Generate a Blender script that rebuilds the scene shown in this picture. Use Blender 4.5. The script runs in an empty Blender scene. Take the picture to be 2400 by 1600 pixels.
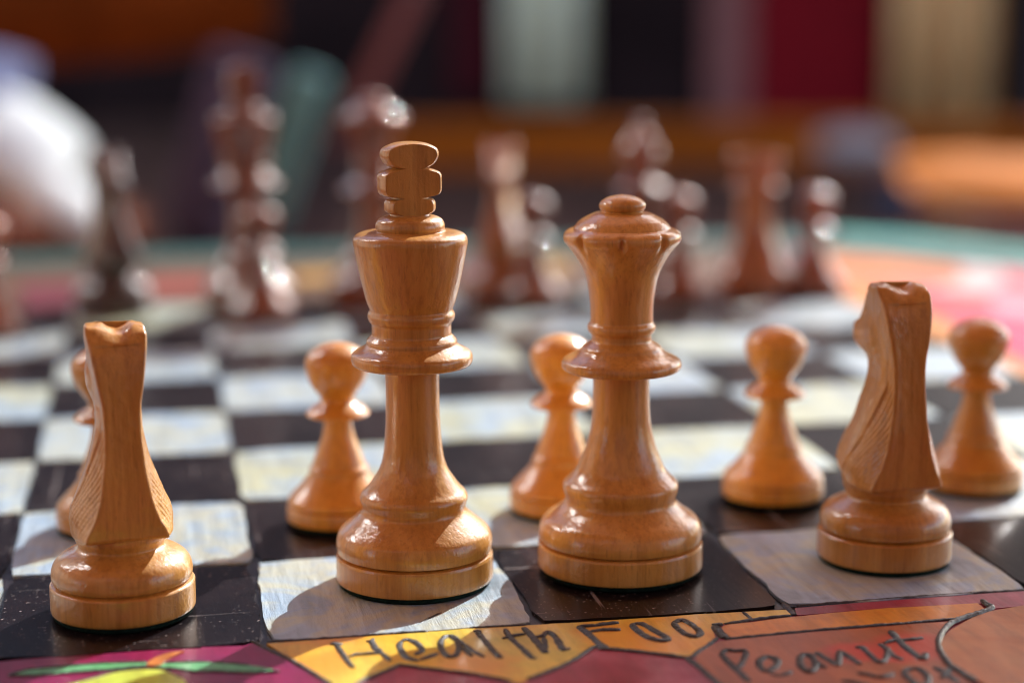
import bpy, bmesh, math, random
from mathutils import Vector, Matrix, noise

SC = bpy.context.scene
COL = SC.collection
S = 0.055                     # side of one board square in metres
R = math.radians

# ------------------------------------------------------------------ camera
cam_d = bpy.data.cameras.new('camera')
cam = bpy.data.objects.new('camera', cam_d)
COL.objects.link(cam)
SC.camera = cam
CAM = Vector((0.65534, -6.47127, 2.28371)) * S
FW = Vector((0.18840108, 0.9657314, -0.17851582))
RT = Vector((0.98135555, -0.19216244, -0.00385879))
UP = Vector((0.03803059, 0.17446049, 0.98392947))
cam.matrix_world = Matrix(((RT.x, UP.x, -FW.x, CAM.x), (RT.y, UP.y, -FW.y, CAM.y), (RT.z, UP.z, -FW.z, CAM.z), (0, 0, 0, 1)))
cam_d.sensor_width = 36
cam_d.lens = 4300.0 / 2400.0 * 36
cam_d.clip_start = 0.01
cam_d.clip_end = 200
cam_d.dof.use_dof = True
cam_d.dof.focus_distance = 7.05 * S
cam_d.dof.aperture_fstop = 5.3
cam_d.dof.aperture_blades = 0

# ------------------------------------------------------------------ sky, sun, exposure
SUN_AZ = Vector((0.665, 0.747, 0)).normalized()      # towards the sun, behind the board on the right
SUN_EL = R(32)
sun_dir = Vector((SUN_AZ.x * math.cos(SUN_EL), SUN_AZ.y * math.cos(SUN_EL), math.sin(SUN_EL)))
W = bpy.data.worlds.new('World')
SC.world = W
W.use_nodes = True
wn = W.node_tree
sky = wn.nodes.new('ShaderNodeTexSky')
sky.sky_type = 'NISHITA'
sky.sun_disc = False
sky.sun_elevation = SUN_EL
sky.sun_rotation = math.atan2(SUN_AZ.x, SUN_AZ.y)
bg = wn.nodes['Background']
wn.links.new(sky.outputs[0], bg.inputs[0])
bg.inputs[1].default_value = 0.15
sun_l = bpy.data.lights.new('sun', 'SUN')
sun_l.energy = 2.6
sun_l.angle = R(0.5)
sun_l.color = (1.0, 0.985, 0.955)
sun = bpy.data.objects.new('sun', sun_l)
COL.objects.link(sun)
sun.rotation_euler = sun_dir.to_track_quat('Z', 'Y').to_euler()
sun.location = sun_dir * 20
SC.view_settings.view_transform = 'Standard'
SC.view_settings.look = 'None'
SC.view_settings.exposure = 1.42
SC.view_settings.gamma = 1
SC.cycles.pixel_filter_type = 'BLACKMAN_HARRIS'
SC.cycles.filter_width = 1.05

# ------------------------------------------------------------------ measured shapes, in squares
KING = [(0.0, 0.3125,1), (0.0072, 0.3159), (0.0915, 0.3153), (0.1022, 0.3118,1), (0.1076, 0.3031,1), (0.1165, 0.3099,1), (0.154, 0.3139), (0.1843, 0.3077), (0.2057, 0.2955), (0.2448, 0.2523), (0.2803, 0.2144), (0.3016, 0.2074), (0.3193, 0.2107), (0.3441, 0.2158), (0.3653, 0.2071), (0.3829, 0.1899), (0.4147, 0.1675), (0.471, 0.1349), (0.5464, 0.1176), (0.6808, 0.1078), (0.8194, 0.1066), (0.8815, 0.109,1), (0.885, 0.1183,1), (0.8867, 0.1808), (0.8919, 0.223), (0.9022, 0.2373), (0.9211, 0.2406), (0.9366, 0.2371), (0.9486, 0.2244), (0.9623, 0.1973), (0.9778, 0.1787,1), (0.9915, 0.1778), (1.0018, 0.1702), (1.012, 0.1609,1), (1.0189, 0.1566), (1.0565, 0.1565,1), (1.0633, 0.1598,1), (1.0701, 0.1665), (1.0855, 0.1715), (1.0991, 0.1706), (1.1093, 0.1647,1), (1.1144, 0.163,1), (1.1246, 0.1663), (1.1621, 0.1796), (1.2772, 0.2059), (1.3632, 0.2221), (1.385, 0.2245), (1.4018, 0.2202), (1.4136, 0.2052), (1.4203, 0.1801), (1.4236, 0.1401,1)]
KFIN = [(1.4236, 0.1401,1), (1.427, 0.1334,1), (1.4387, 0.1359), (1.4555, 0.1333), (1.4705, 0.1233), (1.4806, 0.1032), (1.4856, 0.0783,1), (1.4906, 0.0766,1), (1.4956, 0.0866,1), (1.504, 0.0982), (1.5156, 0.1007), (1.5357, 0.0998), (1.5473, 0.0931,1), (1.5523, 0.0831,1), (1.5573, 0.0848,1), (1.5657, 0.1097), (1.574, 0.1213), (1.5889, 0.1255,1), (1.6421, 0.1254,1), (1.6537, 0.1161), (1.662, 0.0961,1), (1.6703, 0.0762,1), (1.6769, 0.0829,1), (1.6885, 0.0994), (1.7067, 0.1109), (1.7248, 0.115), (1.743, 0.1092), (1.7562, 0.0893), (1.7661, 0.0628), (1.771, 0.0331), (1.7735, 0.0)]
QUEEN = [(0, 0.3351,1), (0.0073, 0.3385), (0.0915, 0.3379), (0.1006, 0.3343,1), (0.1061, 0.3237,1), (0.1152, 0.3324,1), (0.1407, 0.3357), (0.1662, 0.332), (0.188, 0.323), (0.2098, 0.3053), (0.2389, 0.2648), (0.2679, 0.2348), (0.286, 0.2251), (0.304, 0.2276), (0.3239, 0.2336), (0.3474, 0.2361), (0.3654, 0.229), (0.387, 0.2079), (0.4176, 0.1833), (0.4625, 0.164), (0.5198, 0.1428), (0.6055, 0.1234), (0.6944, 0.1162), (0.7653, 0.1143), (0.8271, 0.115,1), (0.8306, 0.1245,1), (0.8324, 0.1798), (0.8359, 0.2213), (0.8447, 0.2377), (0.8588, 0.2428), (0.8746, 0.2392), (0.8869, 0.2245), (0.9045, 0.1881), (0.9221, 0.1656,1), (0.9343, 0.1587), (0.9449, 0.1431), (0.9536, 0.1293,1), (0.9606, 0.1207), (0.9834, 0.1206,1), (0.9886, 0.124,1), (0.9956, 0.1326), (1.0096, 0.1377), (1.0219, 0.136), (1.0306, 0.1291,1), (1.0358, 0.1256,1), (1.0655, 0.1255), (1.1333, 0.1296), (1.22, 0.1456), (1.2822, 0.1744), (1.3304, 0.2067), (1.3579, 0.2288), (1.3751, 0.2346), (1.3923, 0.232), (1.4043, 0.2183), (1.4111, 0.2012,1)]
QDOME = [(1.4111, 0.2012,1), (1.4146, 0.1943,1), (1.4248, 0.1875), (1.4437, 0.1687), (1.4608, 0.1396), (1.4727, 0.1124), (1.4779, 0.0851,1), (1.4813, 0.0817,1), (1.4881, 0.0885), (1.5001, 0.0927), (1.5137, 0.0901), (1.5291, 0.0731), (1.541, 0.0425), (1.5478, 0.0)]
PAWN = [(0.0, 0.2331,1), (0.006, 0.237), (0.0578, 0.2367), (0.0657, 0.2328,1), (0.0707, 0.2261,1), (0.0776, 0.2328,1), (0.0955, 0.2288), (0.1174, 0.2114), (0.1511, 0.1805), (0.1867, 0.1516), (0.2144, 0.1314,1), (0.2203, 0.1304), (0.2341, 0.1332), (0.246, 0.1265), (0.2558, 0.1178,1), (0.2795, 0.1111), (0.3366, 0.0918), (0.3876, 0.0745), (0.4366, 0.0649), (0.4737, 0.0629,1), (0.4796, 0.0725,1), (0.4854, 0.1106), (0.4913, 0.1354), (0.5011, 0.142), (0.5108, 0.1353), (0.5303, 0.1105), (0.5478, 0.0838), (0.5615, 0.0704,1), (0.5712, 0.0685), (0.5906, 0.078), (0.6178, 0.0989), (0.6547, 0.1187), (0.6992, 0.1319), (0.7282, 0.1347), (0.7533, 0.1317), (0.7803, 0.1137), (0.8015, 0.0852), (0.815, 0.0568), (0.8237, 0.0246), (0.8266, 0.0)]
POS = {'K': (1.632, 0.604), 'Q': (2.486, 0.602), 'N': (3.603, 0.508), 'KL': (0.481, 0.457), 'pa': (0.409, 1.657), 'pb': (1.423, 1.536), 'pc': (2.442, 1.519), 'pd': (3.464, 1.525), 'pe': (4.471, 1.513), 'd_p3': (3.520, 7.389), 'd_p4': (4.693, 7.347), 'd_p5': (5.827, 7.387), 'd_p1': (1.402, 7.121), 'd_p0': (-0.532, 6.841), 'd_b0': (0.324, 7.635), 'd_k': (1.340, 7.555), 'd_q': (2.313, 7.570), 'd_b2': (3.329, 7.671), 'd_n': (4.436, 7.582), 'd_r': (5.380, 7.555)}
MAGENTA = [(-2.6, -0.01), (0.0529, -0.0029), (0.1125, 0.0057), (0.2457, 0.0074), (0.4168, 0.0043), (0.6019, 0.006), (0.7667, -0.0074), (0.7596, 0.0045), (0.9159, -0.0118), (0.9522, 0.017), (1.0205, -0.1011), (1.0753, -0.2043), (1.1881, -0.4502), (1.3, -1.0), (-2.6, -1.0)]
LEAF_L = [(0.0942, -0.1619), (0.1219, -0.1372), (0.1502, -0.1167), (0.2033, -0.1083), (0.3287, -0.1022), (0.4191, -0.1012), (0.5101, -0.111), (0.5648, -0.1223), (0.5709, -0.1549), (0.5105, -0.1558), (0.4506, -0.17), (0.3312, -0.1717), (0.2128, -0.176), (0.1241, -0.1698)]
LEAF_R = [(0.586, -0.1643), (0.6255, -0.1456), (0.6924, -0.1486), (0.7095, -0.1468), (0.8005, -0.171), (0.8607, -0.1942), (0.9204, -0.2244), (0.9792, -0.2633), (1.0247, -0.3097), (0.9762, -0.3101), (0.9165, -0.2978), (0.8272, -0.2689), (0.7375, -0.2459), (0.7077, -0.231), (0.7355, -0.2534), (0.6909, -0.2267), (0.6311, -0.1896)]
STEM = [(0.5648, -0.1536), (0.577, -0.1158), (0.6015, -0.08), (0.6324, -0.0524), (0.6634, -0.0403), (0.7006, -0.0387), (0.6786, -0.0619), (0.6504, -0.0946), (0.6318, -0.1226), (0.6162, -0.1643), (0.592, -0.1682)]
LIME = [(0.2777, -0.3062), (0.3348, -0.2741), (0.3926, -0.2407), (0.4512, -0.2069), (0.5108, -0.193), (0.5678, -0.1942), (0.6159, -0.2103), (0.6544, -0.2541), (0.6835, -0.3051), (0.6975, -0.3506), (0.7018, -0.4269), (0.6556, -0.5947), (0.5146, -0.643), (0.3438, -0.5304), (0.2821, -0.406)]
BANNER = [(0.9975, -0.0096), (1.0901, -0.0097), (1.2505, -0.0043), (1.3803, 0.0029), (1.4012, 0.0045), (1.5966, 0.0025), (1.7523, 0.0081), (1.9693, -0.0048), (2.0426, -0.0098), (2.0616, -0.0057), (2.1575, -0.0134), (2.3676, -0.0139), (2.5175, -0.0171), (2.627, -0.0127), (2.678, -0.016), (2.8083, -0.022), (2.9189, -0.026), (2.9835, -0.032), (2.987, -0.0718), (2.9784, -0.0909), (2.8927, -0.1022), (2.8202, -0.112), (2.7041, -0.1308), (2.6539, -0.1387), (2.6343, -0.2127), (2.6236, -0.2742), (2.5702, -0.3448), (2.5127, -0.4154), (2.4656, -0.4536), (2.4507, -0.456), (2.3469, -0.3886), (2.2333, -0.3278), (2.1768, -0.2804), (2.1418, -0.3042), (2.0791, -0.3791), (2.0059, -0.4497), (1.9196, -0.5154), (1.828, -0.5865), (1.7991, -0.5687), (1.7601, -0.5325), (1.6793, -0.4693), (1.5669, -0.4023), (1.4589, -0.3357), (1.4378, -0.3314), (1.4058, -0.3638), (1.3171, -0.4393), (1.2829, -0.4748), (1.1781, -0.6262), (1.2456, -0.6401), (1.1881, -0.4502), (1.0811, -0.21)]
THIN = [(3.0238, -0.018), (3.1713, -0.0122), (3.4072, -0.0069), (3.4858, -0.0057), (3.6686, -0.004), (3.8534, -0.0023), (4.0368, -0.0067), (3.984, -0.1832), (3.8995, -0.1721), (3.7679, -0.1811), (3.7535, -0.1353), (3.7454, -0.1142), (3.5888, -0.1011), (3.4477, -0.0954), (3.2704, -0.0937), (3.0914, -0.1008), (3.0141, -0.1035), (2.9996, -0.0953)]
STRIPE = [(2.671, -0.1925), (2.6895, -0.1662), (2.717, -0.1548), (2.8081, -0.1483), (2.9187, -0.1273), (3.1351, -0.1078), (3.3702, -0.0964), (3.4452, -0.1013), (3.6217, -0.1079), (3.7355, -0.1122), (3.7328, -0.1792), (3.6569, -0.2266), (3.5896, -0.2572), (3.4829, -0.2598), (3.3752, -0.266), (3.1993, -0.272), (3.0274, -0.2723), (2.8992, -0.2804), (2.7954, -0.2874), (2.7038, -0.3005), (2.6787, -0.2953), (2.673, -0.2502)]
PEANUT = [(2.6275, -0.3204), (2.7893, -0.3056), (2.9957, -0.2955), (3.2906, -0.2889), (3.3673, -0.2846), (3.534, -0.2867), (3.4996, -0.3322), (3.4457, -0.4104), (3.4016, -0.4788), (3.3708, -0.5483), (3.3507, -0.6275), (3.336, -0.7192), (3.3408, -0.8724), (3.3455, -0.9984), (4.0, -1.2), (2.2, -1.2), (2.556, -0.9954), (2.5063, -0.7256), (2.4823, -0.6002), (2.4811, -0.5202), (2.4904, -0.4678), (2.5147, -0.4196), (2.5696, -0.3683)]
DISC = [(3.998, -0.1559), (3.8966, -0.178), (3.8146, -0.1961), (3.7323, -0.2181), (3.6599, -0.2584), (3.6072, -0.2958), (3.5506, -0.3428), (3.4932, -0.3927), (3.4368, -0.4572), (3.4046, -0.508), (3.3815, -0.5598), (3.3591, -0.6384), (3.3505, -0.7089), (3.3511, -0.7797), (3.3701, -0.8785), (3.403, -1.0103), (3.4911, -1.1488), (3.7763, -1.0873), (4.0081, -0.7908), (4.1383, -0.4344), (4.1002, -0.2395)]
FAR = {
  'F_TEAL': [(7.536, 11.3323), (8.1861, 10.7798), (9.0156, 9.2555), (8.6539, 8.5648), (8.2953, 9.5435), (7.7645, 10.3177), (7.298, 10.7692)],
  'F_ORANGE': [(6.8272, 10.0998), (7.2649, 9.5277), (7.6554, 8.7043), (7.3402, 7.8422), (6.8997, 8.0675), (6.5114, 8.1542), (6.3831, 8.5766), (6.5252, 9.3926)],
  'F_CORAL': [(7.0956, 10.4698), (7.5577, 10.0318), (7.9587, 9.371), (7.6904, 8.7814), (7.2649, 9.5277), (6.8383, 10.1298)],
  'F_GREY': [(7.3938, 10.9608), (8.1283, 10.1338), (8.7893, 8.8233), (8.5487, 8.364), (7.9587, 9.371), (7.1192, 10.5325)],
  'F_WHITE': [(7.9335, 9.3155), (8.049, 8.7579), (7.6894, 7.7643), (7.1724, 7.1578), (6.8649, 7.4594), (7.3931, 7.9573)],
  'F_PINK': [(8.0738, 8.8097), (8.4211, 8.1203), (7.5301, 6.4192), (7.372, 6.8872), (7.1724, 7.1578), (7.6894, 7.7643)],
  'F_RED': [(6.846, 7.4163), (7.1529, 7.1163), (6.8657, 6.3582), (6.3652, 6.1676), (6.417, 7.0986)],
  'F_LILAC': [(7.1417, 6.9382), (7.5105, 6.3816), (7.246, 5.8767), (6.8533, 6.2593)],
  'F_MAGENTA': [(6.6854, 6.196), (7.2279, 5.8421), (6.3768, 4.217), (6.2716, 4.5392), (6.3195, 5.3457), (6.309, 5.8913)],
  'F_AMBER': [(6.4274, 7.8465), (6.846, 7.4163), (6.417, 7.0986), (6.3008, 5.7995), (6.1892, 4.8716), (6.0979, 4.1329), (5.9614, 3.7487), (6.0063, 4.9437), (5.9741, 6.0406), (6.0231, 7.0091), (6.0833, 7.633), (6.0368, 8.0076), (6.211, 8.2212)],
  'F_SALMON': [(0.5152, 9.4928), (1.1321, 9.4854), (1.0983, 8.5048), (0.5187, 8.4043)],
  'F_ROSE': [(-0.507, 9.3409), (0.0143, 9.4761), (0.0892, 8.2332), (-0.351, 7.9477)],
  'F_TAN': [(0.5112, 10.7482), (1.4174, 10.8488), (1.3522, 9.489), (0.5152, 9.4928)],
  'F_GOLD': [(1.8408, 9.5938), (2.2559, 9.6099), (2.1925, 8.9903), (1.7913, 8.9536)],
  'F_GOLD2': [(4.1001, 9.9393), (4.3814, 9.9357), (4.1847, 9.0689), (3.9293, 9.1261)],
  'F_ROSE2': [(3.3616, 9.812), (3.8422, 9.8494), (3.6359, 8.7961), (3.1868, 8.7685)],
}
OUTLINES = [
  ('outline', 0.016, [(0.9464, 0.0278), (1.0199, -0.1103), (1.0804, -0.2189), (1.1868, -0.4635)]),
  ('outline', 0.01, [(0.0913, -0.163), (0.1501, -0.1149), (0.2033, -0.1083), (0.3287, -0.1022), (0.4191, -0.1012), (0.5678, -0.1211)]),
  ('outline', 0.01, [(0.0913, -0.163), (0.2129, -0.1777), (0.3313, -0.1734), (0.4506, -0.1717), (0.5678, -0.1587)]),
  ('outline', 0.01, [(0.2777, -0.3062), (0.3348, -0.2741), (0.3926, -0.2407), (0.4512, -0.2052), (0.5108, -0.1912), (0.5678, -0.1924), (0.6159, -0.2076), (0.6545, -0.2524), (0.6835, -0.3051)]),
  ('outline', 0.01, [(0.6311, -0.1896), (0.6909, -0.2267), (0.7355, -0.2552), (0.7375, -0.2477), (0.8271, -0.2723), (0.9163, -0.3012), (1.0246, -0.3114)]),
  ('outline', 0.01, [(0.6255, -0.1456), (0.6924, -0.1468), (0.8005, -0.171), (0.9204, -0.2244)]),
  ('outline', 0.014, [(1.1781, -0.6262), (1.2829, -0.4748), (1.3171, -0.4393), (1.4058, -0.3638), (1.4378, -0.3314), (1.4589, -0.3357), (1.5669, -0.4023), (1.6793, -0.4693), (1.7601, -0.5325), (1.7991, -0.5687)]),
  ('outline', 0.014, [(1.8605, -0.5532), (1.8652, -0.5542), (1.9193, -0.5171), (2.0055, -0.4514), (2.0787, -0.3809), (2.1414, -0.306), (2.1768, -0.2804)]),
  ('outline', 0.02, [(2.1707, -0.3055), (2.2333, -0.3278), (2.3464, -0.3903), (2.4502, -0.4577)]),
  ('outline', 0.016, [(2.4502, -0.4577), (2.475, -0.461), (2.5202, -0.4077), (2.5677, -0.3594), (2.627, -0.2856)]),
  ('outline', 0.02, [(2.4542, -0.4658), (2.4693, -0.5231), (2.4806, -0.6226), (2.5052, -0.8626)]),
  ('outline', 0.014, [(2.7008, -0.1413), (2.7583, -0.1329), (2.8183, -0.1177), (2.8914, -0.1061), (2.9759, -0.1029)]),
  ('outline', 0.014, [(2.6493, -0.3037), (2.793, -0.2947), (3.0011, -0.2808), (3.2975, -0.2722), (3.3713, -0.2753), (3.4804, -0.2654), (3.5853, -0.2667)]),
  ('outline', 0.014, [(2.8109, -0.0247), (2.8143, -0.0673), (2.817, -0.1216)]),
  ('outline', 0.022, [(2.996, 0.0437), (2.9951, 0.0008), (2.9959, -0.0367), (2.9956, -0.0966)]),
  ('outline', 0.014, [(0.9984, 0.0055), (1.1868, 0.0011), (1.3803, 0.0029), (1.5966, 0.0025)]),
  ('outline', 0.012, [(1.7523, 0.0081), (1.9597, -0.0028), (1.9729, 0.0127)]),
  ('outline', 0.012, [(1.6765, 0.1983), (1.5772, 0.0948)]),
  ('edge_bead', 0.02, [(3.7646, -0.0889), (3.7571, -0.1468), (3.7629, -0.1801), (3.6916, -0.2286), (3.6006, -0.2719), (3.5229, -0.327), (3.4536, -0.412), (3.4016, -0.4979), (3.368, -0.585), (3.351, -0.664), (3.3412, -0.7513), (3.3593, -0.9016)]),
  ('outline', 0.012, [(3.0349, 0.0033), (3.1782, 0.0059), (3.4139, 0.0092), (3.4931, 0.0115), (3.676, 0.0123), (3.9879, 0.0058)]),
]
WORD1 = [
  (0.022, [(1.2248, -0.07), (1.2442, -0.0674), (1.2669, -0.0788)]),
  (0.018, [(1.2442, -0.0674), (1.2549, -0.1496), (1.2702, -0.2717), (1.2812, -0.3274)]),
  (0.016, [(1.3563, -0.0648), (1.3757, -0.0631), (1.3844, -0.0437)]),
  (0.022, [(1.3757, -0.0631), (1.3806, -0.1288), (1.3843, -0.1764)]),
  (0.018, [(1.3806, -0.1288), (1.4014, -0.217), (1.4177, -0.2859)]),
  (0.012, [(1.2767, -0.2114), (1.3031, -0.1985), (1.344, -0.1977), (1.4034, -0.2008)]),
  (0.02, [(1.4826, -0.091), (1.5073, -0.0759), (1.5336, -0.1178), (1.5451, -0.1929), (1.524, -0.2285), (1.5114, -0.2397)]),
  (0.022, [(1.4826, -0.091), (1.4696, -0.1283), (1.4703, -0.1942), (1.4771, -0.2601), (1.4938, -0.2863), (1.5162, -0.3045)]),
  (0.02, [(1.5208, -0.2946), (1.5549, -0.2762), (1.5935, -0.2401)]),
  (0.02, [(1.6657, -0.0582), (1.6345, -0.0906), (1.6187, -0.1497), (1.6152, -0.2335), (1.6314, -0.2902), (1.6569, -0.2698), (1.6795, -0.1907), (1.6855, -0.1157), (1.6657, -0.0582)]),
  (0.016, [(1.6747, -0.0825), (1.6997, -0.1665), (1.724, -0.2486), (1.7508, -0.3122)]),
  (0.016, [(1.685, -0.1965), (1.6951, -0.2314), (1.7097, -0.2945)]),
  (0.016, [(1.7594, -0.0363), (1.7896, -0.0425)]),
  (0.022, [(1.7725, -0.0459), (1.7841, -0.1457), (1.7951, -0.2614), (1.8049, -0.3279)]),
  (0.018, [(1.7912, -0.3251), (1.8156, -0.3301)]),
  (0.02, [(1.8795, -0.0383), (1.8834, -0.1373), (1.902, -0.2555), (1.9168, -0.3556)]),
  (0.012, [(1.8505, -0.1383), (1.8898, -0.1212), (1.942, -0.1066)]),
  (0.016, [(1.9071, -0.3563), (1.9307, -0.3648)]),
  (0.024, [(1.9502, -0.033), (1.9638, -0.1443), (1.9765, -0.3175)]),
  (0.022, [(1.9671, -0.2161), (1.9711, -0.2736), (1.9779, -0.3168)]),
  (0.02, [(1.9741, -0.1357), (1.9983, -0.1456), (2.0289, -0.0951), (2.0454, -0.1408)]),
  (0.024, [(2.034, -0.1021), (2.0466, -0.1653), (2.0439, -0.251), (2.0453, -0.3095)]),
  (0.018, [(2.001, -0.1559), (1.9935, -0.2216), (1.9834, -0.2761)]),
  (0.018, [(2.0335, -0.2977), (2.0702, -0.2922)]),
  (0.026, [(2.1557, -0.0646), (2.1727, -0.1476), (2.185, -0.2469), (2.2024, -0.3214)]),
  (0.02, [(2.1486, -0.0661), (2.1988, -0.0665), (2.3125, -0.0496)]),
  (0.02, [(2.1842, -0.1273), (2.2262, -0.1191), (2.3004, -0.1296)]),
  (0.026, [(2.3657, -0.0728), (2.3965, -0.0843), (2.4236, -0.17), (2.4457, -0.2577), (2.4291, -0.2812), (2.3905, -0.254), (2.3647, -0.1775), (2.3562, -0.0961), (2.3657, -0.0728)]),
  (0.024, [(2.5144, -0.0935), (2.556, -0.0736), (2.5781, -0.1371), (2.5826, -0.2177), (2.553, -0.2605), (2.5286, -0.236), (2.5146, -0.169), (2.5144, -0.0935)]),
  (0.02, [(2.6514, -0.1412), (2.6914, -0.1495)]),
  (0.034, [(2.6582, -0.1577), (2.6536, -0.2265), (2.6553, -0.2953)]),
]
WORD2 = [
  (0.024, [(2.5894, -0.4517), (2.5901, -0.5517), (2.5966, -0.65), (2.5997, -0.7364)]),
  (0.02, [(2.5894, -0.4517), (2.6183, -0.4224), (2.6462, -0.4375), (2.6836, -0.4434), (2.6607, -0.5031), (2.6066, -0.5995), (2.5924, -0.5744)]),
  (0.024, [(2.7396, -0.5102), (2.7009, -0.5476), (2.6842, -0.6067), (2.6912, -0.6521), (2.7351, -0.6172), (2.7644, -0.5608), (2.7535, -0.5268), (2.7396, -0.5102)]),
  (0.018, [(2.6961, -0.6749), (2.7182, -0.7028), (2.7452, -0.698), (2.7775, -0.6699)]),
  (0.024, [(2.8812, -0.5166), (2.8506, -0.5514), (2.8265, -0.6361), (2.8369, -0.6909), (2.8789, -0.6381), (2.8977, -0.5521), (2.8812, -0.5166)]),
  (0.018, [(2.8944, -0.5786), (2.9042, -0.6654)]),
  (0.022, [(2.9272, -0.5077), (2.9399, -0.579), (2.9568, -0.6542)]),
  (0.022, [(2.9568, -0.6542), (3.0164, -0.5076)]),
  (0.022, [(3.0164, -0.5076), (3.0255, -0.5694), (3.0376, -0.6549)]),
  (0.022, [(3.0853, -0.4911), (3.1084, -0.4958), (3.107, -0.5862), (3.1135, -0.6509), (3.1502, -0.6134), (3.1898, -0.5295), (3.1841, -0.47)]),
  (0.022, [(3.1898, -0.5295), (3.186, -0.6026), (3.2015, -0.6439)]),
  (0.026, [(3.2792, -0.3463), (3.2706, -0.4324), (3.2646, -0.5263), (3.2704, -0.6292), (3.2753, -0.6483), (3.3131, -0.5921)]),
  (0.018, [(3.2018, -0.468), (3.25, -0.4493), (3.3066, -0.4514), (3.3626, -0.4438)]),
  (0.022, [(2.9949, -0.7366), (3.0256, -0.7559), (3.0557, -0.7922), (3.113, -0.7697)]),
  (0.022, [(2.9126, -0.7925), (2.9619, -0.8281), (2.9932, -0.868)]),
  (0.024, [(3.1523, -0.7604), (3.1773, -0.7394), (3.2165, -0.7387), (3.2236, -0.7968), (3.1987, -0.8685), (3.1528, -0.9009), (3.1503, -0.8331), (3.1523, -0.7604)]),
  (0.022, [(3.2785, -0.7383), (3.2904, -0.7846), (3.3009, -0.8896)]),
  (0.022, [(3.3388, -0.742), (3.2886, -0.8102), (3.2598, -0.8387)]),
]

# ------------------------------------------------------------------ materials
def new_mat(name):
    m = bpy.data.materials.new(name)
    m.use_nodes = True
    nt = m.node_tree
    return m, nt, nt.nodes['Principled BSDF']

def tex_coord(nt, scale, rot=(0, 0, 0), out='Object'):
    tc = nt.nodes.new('ShaderNodeTexCoord')
    mp = nt.nodes.new('ShaderNodeMapping')
    mp.inputs['Scale'].default_value = scale
    mp.inputs['Rotation'].default_value = rot
    nt.links.new(tc.outputs[out], mp.inputs[0])
    return mp.outputs[0]

def noise_tex(nt, vec, scale, detail=4, rough=0.55, dist=0.0):
    n = nt.nodes.new('ShaderNodeTexNoise')
    n.inputs['Scale'].default_value = scale
    n.inputs['Detail'].default_value = detail
    n.inputs['Roughness'].default_value = rough
    n.inputs['Distortion'].default_value = dist
    nt.links.new(vec, n.inputs['Vector'])
    return n.outputs['Fac']

def ramp(nt, fac, stops):
    r = nt.nodes.new('ShaderNodeValToRGB')
    e = r.color_ramp.elements
    while len(e) < len(stops):
        e.new(0.5)
    for i, (p, c) in enumerate(stops):
        e[i].position = p
        e[i].color = (c[0], c[1], c[2], 1)
    nt.links.new(fac, r.inputs[0])
    return r.outputs[0]

def mix(nt, fac, a, b, mode='MIX'):
    m = nt.nodes.new('ShaderNodeMix')
    m.data_type = 'RGBA'
    m.blend_type = mode
    for v, s in ((fac, m.inputs[0]), (a, m.inputs[6]), (b, m.inputs[7])):
        if isinstance(v, (int, float)):
            s.default_value = v
        elif isinstance(v, tuple):
            s.default_value = (v[0], v[1], v[2], 1)
        else:
            nt.links.new(v, s)
    return m.outputs[2]

def bump(nt, height, strength, dist, normal=None):
    b = nt.nodes.new('ShaderNodeBump')
    b.inputs['Strength'].default_value = strength
    b.inputs['Distance'].default_value = dist
    nt.links.new(height, b.inputs['Height'])
    if normal is not None:
        nt.links.new(normal, b.inputs['Normal'])
    return b.outputs[0]

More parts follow.
